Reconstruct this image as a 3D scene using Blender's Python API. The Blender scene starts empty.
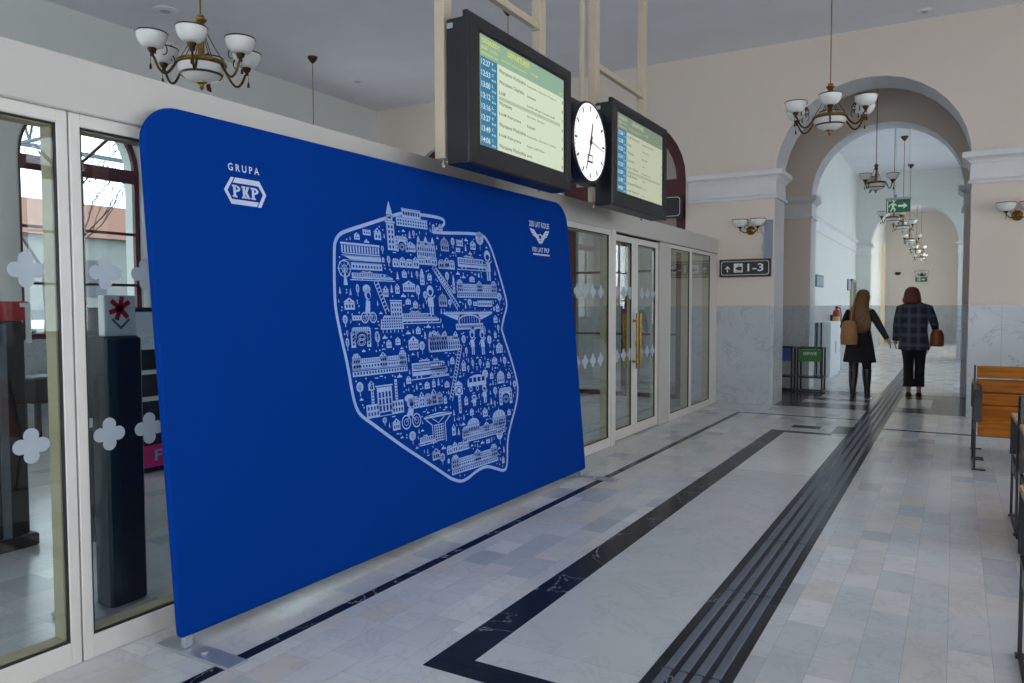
import bpy, bmesh, math, random
from mathutils import Vector, Matrix
random.seed(7)
S = bpy.context.scene
C = S.collection
# ------------------------------------------------------------------ camera
cam_d = bpy.data.cameras.new('camera'); cam = bpy.data.objects.new('camera', cam_d); C.objects.link(cam)
cam_d.sensor_width = 36.0; cam_d.lens = 26.838; cam_d.clip_start = .05; cam_d.clip_end = 300
_yaw, _pitch, _roll = 0.526007, -0.0458826, -0.00272439
_f = Vector((-math.sin(_yaw)*math.cos(_pitch), math.cos(_yaw)*math.cos(_pitch), math.sin(_pitch)))
_r = Vector((math.cos(_yaw), math.sin(_yaw), 0)); _u = _r.cross(_f)
_r2 = _r*math.cos(_roll)+_u*math.sin(_roll); _u2 = -_r*math.sin(_roll)+_u*math.cos(_roll)
cam.matrix_world = Matrix(((_r2.x, _u2.x, -_f.x, 0), (_r2.y, _u2.y, -_f.y, 0), (_r2.z, _u2.z, -_f.z, 1.5), (0, 0, 0, 1)))
S.camera = cam
# ------------------------------------------------------------------ sky, added window lamps, exposure
W = bpy.data.worlds.new('overcast_sky'); S.world = W; W.use_nodes = True
nt = W.node_tree; nt.nodes.clear()
wo = nt.nodes.new('ShaderNodeOutputWorld'); wb = nt.nodes.new('ShaderNodeBackground')
wt = nt.nodes.new('ShaderNodeTexCoord'); wn = nt.nodes.new('ShaderNodeTexNoise'); wr = nt.nodes.new('ShaderNodeValToRGB')
wn.inputs['Scale'].default_value = 2.2; wn.inputs['Detail'].default_value = 4
wr.color_ramp.elements[0].position = .35; wr.color_ramp.elements[0].color = (.78, .88, 1, 1)
wr.color_ramp.elements[1].position = .75; wr.color_ramp.elements[1].color = (.93, .97, 1, 1)
nt.links.new(wt.outputs['Generated'], wn.inputs['Vector']); nt.links.new(wn.outputs['Fac'], wr.inputs['Fac'])
nt.links.new(wr.outputs['Color'], wb.inputs['Color']); wb.inputs['Strength'].default_value = 5.0
nt.links.new(wb.outputs[0], wo.inputs[0])
vs = S.view_settings; vs.view_transform = 'Standard'; vs.look = 'None'; vs.gamma = 1; vs.exposure = -0.30; vs.use_curve_mapping = False
S.cycles.max_bounces = 10; S.cycles.diffuse_bounces = 5; S.cycles.glossy_bounces = 4
S.cycles.transparent_max_bounces = 24; S.cycles.sample_clamp_indirect = 6; S.cycles.use_denoising = True
S.cycles.caustics_reflective = False; S.cycles.caustics_refractive = False
def boost_lamp(name, loc, direction, sx, sy, power, col=(.86, .93, 1)):
    l = bpy.data.lights.new(name, 'AREA'); l.shape = 'RECTANGLE'; l.size = sx; l.size_y = sy; l.energy = power; l.color = col
    o = bpy.data.objects.new(name, l); C.objects.link(o); o.location = loc
    o.rotation_euler = Vector(direction).to_track_quat('-Z', 'Y').to_euler(); return o
# area lamps added at the openings to boost the light through them
for wy in (-2.6, 1.0, 4.5, 9.0):
    boost_lamp('window_daylight_right', (4.95, wy, 2.6), (-1, 0, .05), 1.6, 2.6, 64, (.96, .98, 1))
boost_lamp('window_daylight_behind', (0.4, -5.1, 2.6), (0, 1, .05), 6.5, 3.2, 190, (.96, .98, 1))
for wy in (-2.0, 2.0, 9.97):
    boost_lamp('window_daylight_platform_side', (-10.9, wy, 2.6), (1, 0, .1), 1.6, 3, 85)
for wy in (16.6, 19.4, 22.2):
    boost_lamp('window_daylight_corridor', (1.75, wy, 2.8), (-1, 0, -.1), 1.5, 2.6, 46, (.78, .9, 1))
for wy in (27, 31):
    boost_lamp('window_daylight_far_corridor', (1.75, wy, 2.8), (-1, 0, .1), 1.5, 2.4, 160, (1, .97, .93))  # warm lamps added to brighten the far corridor and its back wall

# ------------------------------------------------------------------ materials
def mat(name, col, rough=.5, metal=0.0, spec=.5, noise=0, nscale=30, emit=None, estr=0, bump=0, coat=0):
    m = bpy.data.materials.new(name); m.use_nodes = True; t = m.node_tree; b = t.nodes['Principled BSDF']
    b.inputs['Base Color'].default_value = (*col, 1); b.inputs['Roughness'].default_value = rough
    b.inputs['Metallic'].default_value = metal; b.inputs['Specular IOR Level'].default_value = spec
    if coat: b.inputs['Coat Weight'].default_value = coat
    if noise or bump:
        tc = t.nodes.new('ShaderNodeTexCoord'); n = t.nodes.new('ShaderNodeTexNoise'); n.inputs['Scale'].default_value = nscale
        n.inputs['Detail'].default_value = 4; t.links.new(tc.outputs['Object'], n.inputs['Vector'])
        if noise:
            r = t.nodes.new('ShaderNodeValToRGB')
            r.color_ramp.elements[0].position = .3; r.color_ramp.elements[1].position = .7
            r.color_ramp.elements[0].color = (*[c*(1-noise) for c in col], 1); r.color_ramp.elements[1].color = (*[min(1, c*(1+noise)) for c in col], 1)
            t.links.new(n.outputs['Fac'], r.inputs['Fac']); t.links.new(r.outputs['Color'], b.inputs['Base Color'])
        if bump:
            bp = t.nodes.new('ShaderNodeBump'); bp.inputs['Strength'].default_value = bump; bp.inputs['Distance'].default_value = .002
            t.links.new(n.outputs['Fac'], bp.inputs['Height']); t.links.new(bp.outputs[0], b.inputs['Normal'])
    if emit:
        b.inputs['Emission Color'].default_value = (*emit, 1); b.inputs['Emission Strength'].default_value = estr
    return m
def s2l(r, g, b): return tuple((c/255/12.92 if c/255 <= .04045 else ((c/255+.055)/1.055)**2.4) for c in (r, g, b))

def veins(t, vec, scale, width, dist=6.0):
    n = t.nodes.new('ShaderNodeTexNoise'); n.inputs['Scale'].default_value = scale; n.inputs['Detail'].default_value = 6
    n.inputs['Roughness'].default_value = .6; n.inputs['Distortion'].default_value = 1.2; t.links.new(vec, n.inputs['Vector'])
    a = t.nodes.new('ShaderNodeMath'); a.operation = 'SUBTRACT'; a.inputs[1].default_value = .5; t.links.new(n.outputs['Fac'], a.inputs[0])
    b = t.nodes.new('ShaderNodeMath'); b.operation = 'ABSOLUTE'; t.links.new(a.outputs[0], b.inputs[0])
    c = t.nodes.new('ShaderNodeMapRange'); c.inputs['From Min'].default_value = 0; c.inputs['From Max'].default_value = width
    c.inputs['To Min'].default_value = 1; c.inputs['To Max'].default_value = 0; t.links.new(b.outputs[0], c.inputs['Value'])
    return c.outputs[0]
def mixc(t, fac, a, b, mode='MIX'):
    m = t.nodes.new('ShaderNodeMix'); m.data_type = 'RGBA'; m.blend_type = mode
    for s, v in (('A', a), ('B', b)):
        sock = [i for i in m.inputs if i.name == s and i.type == 'RGBA'][0]
        if isinstance(v, tuple): sock.default_value = (*v, 1)
        else: t.links.new(v, sock)
    f = [i for i in m.inputs if i.name == 'Factor' and i.type == 'VALUE'][0]
    if isinstance(fac, (int, float)): f.default_value = fac
    else: t.links.new(fac, f)
    return [o for o in m.outputs if o.type == 'RGBA'][0]
def marble_tiles(name, c1, c2, mortar, bw, rh, rough, rotz=math.pi/2, vein=(.3, .34, .38), vamt=.22, vscale=3.0, msize=.002, vw=.03, spec=.5, multi=False):
    m = bpy.data.materials.new(name); m.use_nodes = True; t = m.node_tree; b = t.nodes['Principled BSDF']
    tc = t.nodes.new('ShaderNodeTexCoord'); mp = t.nodes.new('ShaderNodeMapping'); mp.inputs['Rotation'].default_value = (0, 0, rotz)
    t.links.new(tc.outputs['Object'], mp.inputs['Vector'])
    br = t.nodes.new('ShaderNodeTexBrick'); br.offset = .37; br.offset_frequency = 2; br.squash = .7; br.squash_frequency = 3
    br.inputs['Scale'].default_value = 1; br.inputs['Brick Width'].default_value = bw; br.inputs['Row Height'].default_value = rh
    br.inputs['Mortar Size'].default_value = msize; br.inputs['Mortar Smooth'].default_value = .1; br.inputs['Bias'].default_value = -.15
    br.inputs['Color1'].default_value = (*c1, 1); br.inputs['Color2'].default_value = (*c2, 1); br.inputs['Mortar'].default_value = (*mortar, 1)
    t.links.new(mp.outputs[0], br.inputs['Vector'])
    v = veins(t, tc.outputs['Object'], vscale, vw)
    va = t.nodes.new('ShaderNodeMath'); va.operation = 'MULTIPLY'; va.inputs[1].default_value = vamt; t.links.new(v, va.inputs[0])
    n2 = t.nodes.new('ShaderNodeTexNoise'); n2.inputs['Scale'].default_value = 1.7; n2.inputs['Detail'].default_value = 5; t.links.new(tc.outputs['Object'], n2.inputs['Vector'])
    cl = t.nodes.new('ShaderNodeMapRange'); cl.inputs['From Min'].default_value = .3; cl.inputs['From Max'].default_value = .75
    cl.inputs['To Min'].default_value = 0; cl.inputs['To Max'].default_value = .3; t.links.new(n2.outputs['Fac'], cl.inputs['Value'])
    base = br.outputs['Color']
    if multi:   # every stone has its own tone: blue grey, grey, white or warm beige
        br.inputs['Color1'].default_value = (0, 0, 0, 1); br.inputs['Color2'].default_value = (1, 1, 1, 1); br.inputs['Bias'].default_value = 0
        cr = t.nodes.new('ShaderNodeValToRGB'); cr.color_ramp.interpolation = 'LINEAR'; e = cr.color_ramp.elements
        e[0].position = 0; e[0].color = (*s2l(182, 187, 193), 1); e[1].position = 1; e[1].color = (*s2l(230, 230, 230), 1)
        for p_, k_ in ((.16, (204, 207, 210)), (.38, (215, 216, 218)), (.55, (219, 213, 208)), (.72, (210, 213, 218)), (.86, (216, 208, 201))):
            q_ = e.new(p_); q_.color = (*s2l(*k_), 1)
        t.links.new(br.outputs['Color'], cr.inputs['Fac']); base = mixc(t, br.outputs['Fac'], cr.outputs['Color'], mortar)
    c = mixc(t, cl.outputs[0], base, tuple(x*.62 for x in c2))
    c = mixc(t, va.outputs[0], c, vein)
    t.links.new(c, b.inputs['Base Color']); b.inputs['Specular IOR Level'].default_value = spec
    rr = t.nodes.new('ShaderNodeMapRange'); rr.inputs['To Min'].default_value = rough*.75; rr.inputs['To Max'].default_value = rough*1.4
    t.links.new(n2.outputs['Fac'], rr.inputs['Value']); t.links.new(rr.outputs[0], b.inputs['Roughness'])
    return m
M = {}
M['floor'] = marble_tiles('pale_marble_tiles', s2l(222, 219, 214), s2l(184, 186, 188), s2l(166, 166, 166), .33, .166, .2, msize=.0009, multi=True)
M['slab'] = marble_tiles('grey_marble_slabs', s2l(222, 221, 219), s2l(194, 197, 200), s2l(170, 170, 170), 2.1, .9, .2, msize=.0012)
M['darkmarble'] = marble_tiles('black_marble', s2l(40, 46, 56), s2l(28, 33, 42), s2l(22, 25, 30), 1.1, 1.0, .2, vein=(.5, .54, .58), vamt=.55, vscale=.9, vw=.004, spec=.12)
M['threshold'] = marble_tiles('dark_grey_marble', s2l(72, 78, 84), s2l(60, 66, 72), s2l(50, 54, 58), .9, .6, .2, vein=(.3, .32, .35), vamt=.3)
M['rib'] = mat('grooved_grey_stone', s2l(98, 106, 118), .4, spec=.25, noise=.12, nscale=14)
def wall_mat(name, upper, low1, low2, split=1.5):
    m = marble_tiles(name, low1, low2, s2l(140, 146, 150), 1.4, 3.0, .22, rotz=0, vein=s2l(134, 140, 148), vamt=.55, vscale=2.2, vw=.016)
    t = m.node_tree; b = t.nodes['Principled BSDF']
    # marble slabs stand vertical: use x+y along the wall and z up
    tc = [n for n in t.nodes if n.type == 'TEX_COORD'][0]; mp = [n for n in t.nodes if n.type == 'MAPPING'][0]
    sx = t.nodes.new('ShaderNodeSeparateXYZ'); ad = t.nodes.new('ShaderNodeMath'); cx = t.nodes.new('ShaderNodeCombineXYZ')
    t.links.new(tc.outputs['Object'], sx.inputs[0]); t.links.new(sx.outputs[0], ad.inputs[0]); t.links.new(sx.outputs[1], ad.inputs[1])
    t.links.new(ad.outputs[0], cx.inputs[0]); t.links.new(sx.outputs[2], cx.inputs[1]); t.links.new(cx.outputs[0], mp.inputs['Vector'])
    gt = t.nodes.new('ShaderNodeMath'); gt.operation = 'GREATER_THAN'; gt.inputs[1].default_value = split; t.links.new(sx.outputs[2], gt.inputs[0])
    old = b.inputs['Base Color'].links[0].from_socket; oldr = b.inputs['Roughness'].links[0].from_socket
    nn = t.nodes.new('ShaderNodeTexNoise'); nn.inputs['Scale'].default_value = 1.3; t.links.new(tc.outputs['Object'], nn.inputs['Vector'])
    up = mixc(t, nn.outputs['Fac'], tuple(x*.96 for x in upper), tuple(min(1, x*1.04) for x in upper))
    t.links.new(mixc(t, gt.outputs[0], old, up), b.inputs['Base Color'])
    mr = t.nodes.new('ShaderNodeMix'); t.links.new(gt.outputs[0], mr.inputs[0]); t.links.new(oldr, mr.inputs[2]); mr.inputs[3].default_value = .75
    t.links.new(mr.outputs[0], b.inputs['Roughness'])
    return m
M['wall'] = wall_mat('cream_plaster_over_marble_dado', s2l(227, 212, 199), s2l(200, 203, 206), s2l(187, 191, 196))
M['wallcool'] = wall_mat('white_plaster_over_marble_dado', s2l(220, 222, 218), s2l(196, 202, 206), s2l(184, 190, 195))
M['plaster'] = mat('white_moulded_plaster', s2l(224, 222, 222), .7, noise=.03, nscale=4)
M['reveal'] = wall_mat('pale_painted_arch_reveal', s2l(214, 213, 215), s2l(206, 208, 212), s2l(196, 199, 206))  # wall tones made paler: the light on the reveals put into the colour
M['wallback'] = wall_mat('pale_plaster_of_far_wall', s2l(228, 220, 211), s2l(200, 203, 206), s2l(187, 191, 196))
M['ceiling'] = mat('white_ceiling_paint', s2l(224, 224, 229), .85, noise=.03, nscale=1.5)
M['beam'] = mat('white_partition_panel', s2l(198, 193, 186), .5, noise=.02, nscale=2)
M['frame'] = mat('cream_painted_metal_frame', s2l(218, 213, 206), .45, noise=.02, nscale=9)
M['framein'] = mat('beige_glazing_bead', s2l(176, 162, 130), .5, noise=.03, nscale=9)
M['gasket'] = mat('black_rubber_gasket', (.015, .015, .018), .6)
M['maroon'] = mat('maroon_painted_timber', s2l(84, 32, 36), .45, noise=.1, nscale=12)
M['brass'] = mat('aged_brass', s2l(150, 118, 62), .32, 1.0, noise=.25, nscale=25)
M['darkbrass'] = mat('dark_bronze', s2l(92, 72, 48), .38, 1.0, noise=.2, nscale=25)
M['opal'] = mat('opal_glass_shade', s2l(232, 230, 226), .25, noise=.02, nscale=10)
M['rimbrown'] = mat('brown_glass_rim', s2l(62, 46, 40), .3)
M['black'] = mat('satin_black_metal', (.016, .017, .02), .38, noise=.15, nscale=20)
M['blacksoft'] = mat('matt_black_plastic', (.012, .012, .014), .5, noise=.2, nscale=30)
M['bezel'] = mat('dark_grey_display_case', (.009, .010, .013), .35, noise=.12, nscale=18)
M['post'] = mat('cream_powder_coated_steel', s2l(196, 180, 156), .45, noise=.03, nscale=8)
M['blue'] = mat('royal_blue_stretch_fabric', (.0009, .038, .26), .85, spec=.04, noise=.06, nscale=220, bump=.08)
M['print'] = mat('pale_blue_print', s2l(150, 176, 226), .7, noise=.06, nscale=60)
M['printblue'] = mat('deep_blue_print', (.0009, .034, .225), .85, spec=.04, noise=.05, nscale=60)
M['printwhite'] = mat('white_print', s2l(198, 208, 232), .7, noise=.03, nscale=60)
M['chrome'] = mat('brushed_steel', (.5, .51, .53), .3, 1, noise=.08, nscale=40)
M['silver'] = mat('pale_anodised_metal', s2l(180, 186, 194), .35, .6, noise=.04, nscale=30)
M['signdark'] = mat('charcoal_sign_face', s2l(44, 42, 44), .45, noise=.08, nscale=20)
M['signwhite'] = mat('white_sign_lettering', s2l(232, 232, 228), .5, noise=.02, nscale=30)
M['white'] = mat('white_lacquer', s2l(220, 224, 228), .4, noise=.02, nscale=8)
M['red'] = mat('red_lacquer', s2l(176, 32, 36), .35, noise=.06, nscale=12)
M['wood'] = None
M['skin'] = mat('skin', s2l(206, 160, 138), .55, noise=.05, nscale=30)
M['decal'] = None
def glassmat(name, tint, rough=.0):
    m = bpy.data.materials.new(name); m.use_nodes = True; t = m.node_tree; t.nodes.clear()
    o = t.nodes.new('ShaderNodeOutputMaterial'); mx = t.nodes.new('ShaderNodeMixShader'); tr = t.nodes.new('ShaderNodeBsdfTransparent'); gl = t.nodes.new('ShaderNodeBsdfGlossy')
    tr.inputs[0].default_value = (*tint, 1); gl.inputs['Roughness'].default_value = rough
    fr = t.nodes.new('ShaderNodeFresnel'); ge = t.nodes.new('ShaderNodeNewGeometry'); mr = t.nodes.new('ShaderNodeMapRange')
    mr.inputs['To Min'].default_value = 1.5; mr.inputs['To Max'].default_value = 1/1.5
    t.links.new(ge.outputs['Backfacing'], mr.inputs['Value']); t.links.new(mr.outputs[0], fr.inputs['IOR'])
    t.links.new(fr.outputs[0], mx.inputs[0]); t.links.new(tr.outputs[0], mx.inputs[1]); t.links.new(gl.outputs[0], mx.inputs[2]); t.links.new(mx.outputs[0], o.inputs[0])
    return m
M['glass'] = glassmat('clear_green_glass', (.90, .945, .93))
M['winglass'] = glassmat('window_glass', (.96, .98, .98))
def decalmat():
    m = bpy.data.materials.new('frosted_film'); m.use_nodes = True; t = m.node_tree; t.nodes.clear()
    o = t.nodes.new('ShaderNodeOutputMaterial'); mx = t.nodes.new('ShaderNodeMixShader'); tr = t.nodes.new('ShaderNodeBsdfTransparent'); d = t.nodes.new('ShaderNodeBsdfDiffuse')
    tl = t.nodes.new('ShaderNodeBsdfTranslucent'); a = t.nodes.new('ShaderNodeMixShader')
    d.inputs[0].default_value = (*s2l(205, 212, 222), 1); tl.inputs[0].default_value = (.7, .74, .8, 1); a.inputs[0].default_value = .35
    mx.inputs[0].default_value = .68
    t.links.new(d.outputs[0], a.inputs[1]); t.links.new(tl.outputs[0], a.inputs[2]); t.links.new(tr.outputs[0], mx.inputs[1]); t.links.new(a.outputs[0], mx.inputs[2]); t.links.new(mx.outputs[0], o.inputs[0])
    return m
M['decal'] = decalmat()
def woodmat():
    m = bpy.data.materials.new('orange_brown_varnished_wood'); m.use_nodes = True; t = m.node_tree; b = t.nodes['Principled BSDF']
    tc = t.nodes.new('ShaderNodeTexCoord'); mp = t.nodes.new('ShaderNodeMapping'); mp.inputs['Scale'].default_value = (1.2, 14, 14)
    n = t.nodes.new('ShaderNodeTexNoise'); n.inputs['Scale'].default_value = 3; n.inputs['Detail'].default_value = 6; n.inputs['Distortion'].default_value = .6
    r = t.nodes.new('ShaderNodeValToRGB'); r.color_ramp.elements[0].position = .3; r.color_ramp.elements[0].color = (*s2l(140, 78, 10), 1)
    r.color_ramp.elements[1].position = .75; r.color_ramp.elements[1].color = (*s2l(192, 114, 20), 1)
    t.links.new(tc.outputs['Object'], mp.inputs[0]); t.links.new(mp.outputs[0], n.inputs['Vector']); t.links.new(n.outputs['Fac'], r.inputs[0]); t.links.new(r.outputs[0], b.inputs['Base Color'])
    b.inputs['Roughness'].default_value = .5; b.inputs['Specular IOR Level'].default_value = .2; return m
M['wood'] = woodmat()
M['woodpale'] = mat('pale_beech_cap', s2l(188, 146, 112), .5, noise=.08, nscale=9)

# ------------------------------------------------------------------ mesh tools
class MB:
    def __init__(s): s.v = []; s.f = []; s.mi = []
    def add(s, vs, fs, mi=0):
        o = len(s.v); s.v += [tuple(v) for v in vs]
        for f in fs: s.f.append([o+i for i in f]); s.mi.append(mi)
        return s
    def box(s, x0, x1, y0, y1, z0, z1, mi=0, bev=0):
        if bev:
            b = bev
            # chamfered box: rings of an inset cross-section
            rs = []
            for (z, k) in ((z0, b), (z0+b, 0), (z1-b, 0), (z1, b)):
                a0, a1, c0, c1 = x0+k, x1-k, y0+k, y1-k
                rs.append([(a0+b, c0, z), (a1-b, c0, z), (a1, c0+b, z), (a1, c1-b, z), (a1-b, c1, z), (a0+b, c1, z), (a0, c1-b, z), (a0, c0+b, z)])
            return s.rings(rs, mi)
        v = [(x0, y0, z0), (x1, y0, z0), (x1, y1, z0), (x0, y1, z0), (x0, y0, z1), (x1, y0, z1), (x1, y1, z1), (x0, y1, z1)]
        return s.add(v, [(0, 3, 2, 1), (4, 5, 6, 7), (0, 1, 5, 4), (1, 2, 6, 5), (2, 3, 7, 6), (3, 0, 4, 7)], mi)
    def rings(s, rs, mi=0, caps=True):
        n = len(rs[0]); vs = [p for r in rs for p in r]; fs = []
        for k in range(len(rs)-1):
            for i in range(n):
                j = (i+1) % n; fs.append((k*n+i, k*n+j, (k+1)*n+j, (k+1)*n+i))
        if caps: fs.append(tuple(range(n-1, -1, -1))); fs.append(tuple((len(rs)-1)*n+i for i in range(n)))
        return s.add(vs, fs, mi)
    def lathe(s, prof, c=(0, 0, 0), n=20, mi=0, axis='z', caps=True):
        rs = []
        for (r, z) in prof:
            ring = []
            for i in range(n):
                a = 2*math.pi*i/n; p = (r*math.cos(a), r*math.sin(a), z)
                if axis == 'x': p = (p[2], p[0], p[1])
                if axis == 'y': p = (p[1], p[2], p[0])
                ring.append((c[0]+p[0], c[1]+p[1], c[2]+p[2]))
            rs.append(ring)
        return s.rings(rs, mi, caps)
    def tube(s, pts, r, n=8, mi=0, closed=False):
        P = [Vector(p) for p in pts]; R = r if isinstance(r, (list, tuple)) else [r]*len(P); rs = []; up = None
        for i, p in enumerate(P):
            if closed: d = P[(i+1) % len(P)]-P[i-1]
            else: d = P[min(i+1, len(P)-1)]-P[max(i-1, 0)]
            d.normalize()
            if up is None:
                up = Vector((0, 0, 1)) if abs(d.z) < .9 else Vector((1, 0, 0))
            a = d.cross(up)
            if a.length < 1e-4: a = d.cross(Vector((0, 1, 0)))
            a.normalize(); b = a.cross(d).normalized(); up = b
            rs.append([tuple(p+(a*math.cos(2*math.pi*k/n)+b*math.sin(2*math.pi*k/n))*R[i]) for k in range(n)])
        if closed:
            rs.append(rs[0]); return s.rings(rs, mi, False)
        return s.rings(rs, mi)
    def bar(s, a, b, w, h, mi=0, up=(0, 0, 1)):
        a = Vector(a); b = Vector(b); d = (b-a).normalized(); u = Vector(up)
        x = d.cross(u)
        if x.length < 1e-4: x = d.cross(Vector((1, 0, 0)))
        x.normalize(); y = x.cross(d).normalized(); rs = []
        for p in (a, b): rs.append([tuple(p+x*w/2*i+y*h/2*j) for i, j in ((-1, -1), (1, -1), (1, 1), (-1, 1))])
        return s.rings(rs, mi)
    def prism(s, poly, f0, f1, mi=0):
        """poly: list of 2D points, f0/f1: functions 2D -> 3D for the two faces"""
        return s.rings([[f0(p) for p in poly], [f1(p) for p in poly]], mi)
    def build(s, name, mats, parent=None, smooth=False, kind=None, auto=None):
        me = bpy.data.meshes.new(name); off = Vector((0, 0, 0))
        me.from_pydata([tuple(v) for v in s.v], [], s.f); me.validate()
        if not isinstance(mats, (list, tuple)): mats = [mats]
        for m in mats: me.materials.append(M[m] if isinstance(m, str) else m)
        if len(mats) > 1 and len(me.polygons) == len(s.mi): me.polygons.foreach_set('material_index', s.mi)
        bm = bmesh.new(); bm.from_mesh(me); bmesh.ops.recalc_face_normals(bm, faces=bm.faces); bm.to_mesh(me); bm.free()
        if smooth:
            me.polygons.foreach_set('use_smooth', [True]*len(me.polygons))
            try: me.set_sharp_from_angle(angle=math.radians(auto or 40))
            except Exception: pass
        me.update()
        o = bpy.data.objects.new(name, me); C.objects.link(o)
        if parent: o.parent = parent
        if kind: o['kind'] = kind
        return o
def thing(name, label, cat, loc=(0, 0, 0), rz=0, group=None):
    o = bpy.data.objects.new(name, None); o.empty_display_size = .2; C.objects.link(o); o.location = loc; o.rotation_euler = (0, 0, rz)
    o['label'] = label; o['category'] = cat
    if group: o['group'] = group
    return o
def tag(o, label, cat, group=None):
    o['label'] = label; o['category'] = cat
    if group: o['group'] = group
    return o
def dup(root, loc, rz=None, label=None, scale=None):
    r = root.copy(); C.objects.link(r); r.location = loc
    if rz is not None: r.rotation_euler = (0, 0, rz)
    if scale: r.scale = scale
    if label: r['label'] = label
    def rec(a, b):
        for ch in list(a.children):
            c = ch.copy(); C.objects.link(c); c.parent = b; rec(ch, c)
    rec(root, r); return r
_tc = {}
def text2d(s, size=1.0, align='LEFT', bold=False):
    """outline of a line of writing as flat triangles in a 2D frame"""
    key = (s, align)
    if key not in _tc:
        cu = bpy.data.curves.new('writing', 'FONT'); cu.body = s; cu.size = 1; cu.align_x = align; cu.resolution_u = 3; cu.offset = .014
        o = bpy.data.objects.new('writing', cu); C.objects.link(o); dg = bpy.context.evaluated_depsgraph_get(); dg.update()
        me = bpy.data.meshes.new_from_object(o.evaluated_get(dg)); vs = [tuple(v.co) for v in me.vertices]; fs = [tuple(p.vertices) for p in me.polygons]
        bpy.data.objects.remove(o); bpy.data.curves.remove(cu); bpy.data.meshes.remove(me); _tc[key] = (vs, fs)
    vs, fs = _tc[key]; return [(x*size, y*size) for x, y, z in vs], fs
def write(mb, s, f, x, y, size, width=None, align='LEFT', mi=0, h=None):
    """put writing s on a surface; f maps 2D to 3D; width/h stretch it to fit"""
    vs, fs = text2d(s, 1.0, align)
    if not vs: return
    x0 = min(v[0] for v in vs); x1 = max(v[0] for v in vs); y0 = min(v[1] for v in vs); y1 = max(v[1] for v in vs)
    sx = (width/(x1-x0)) if width else size; sy = (h/(y1-y0)) if h else size
    if width and not h: sy = size
    ox = {'LEFT': x0, 'CENTER': (x0+x1)/2, 'RIGHT': x1}[align]
    mb.add([f((x+(a-ox)*sx, y+(b-(y0 if h else 0))*sy)) for a, b in vs], fs, mi)
MAP_OUT = [(1.736, 2.036), (1.594, 1.992), (1.422, 1.939), (1.225, 1.88), (1.165, 1.857), (1.124, 1.814), (1.111, 1.756), (1.087, 1.492), (1.093, 1.401), (1.119, 1.263),
    (1.151, 1.117), (1.171, 0.957), (1.191, 0.876), (1.224, 0.825), (1.317, 0.766), (1.552, 0.606), (1.767, 0.476), (2.023, 0.316), (2.04, 0.305), (2.142, 0.264),
    (2.226, 0.268), (2.346, 0.302), (2.467, 0.313), (2.585, 0.274), (2.692, 0.234), (2.738, 0.255), (2.755, 0.33), (2.772, 0.45), (2.839, 0.563), (2.924, 0.677),
    (2.974, 0.779), (2.977, 0.869), (2.91, 1.052), (2.806, 1.269), (2.813, 1.29), (2.853, 1.367), (2.909, 1.444), (2.903, 1.506), (2.839, 1.675), (2.752, 1.87),
    (2.704, 1.928), (2.659, 1.962), (2.561, 1.972), (2.056, 1.935), (2.024, 1.946), (2.154, 1.985), (2.186, 2.016), (2.161, 2.041), (2.025, 2.044), (1.923, 2.042),]
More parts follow.
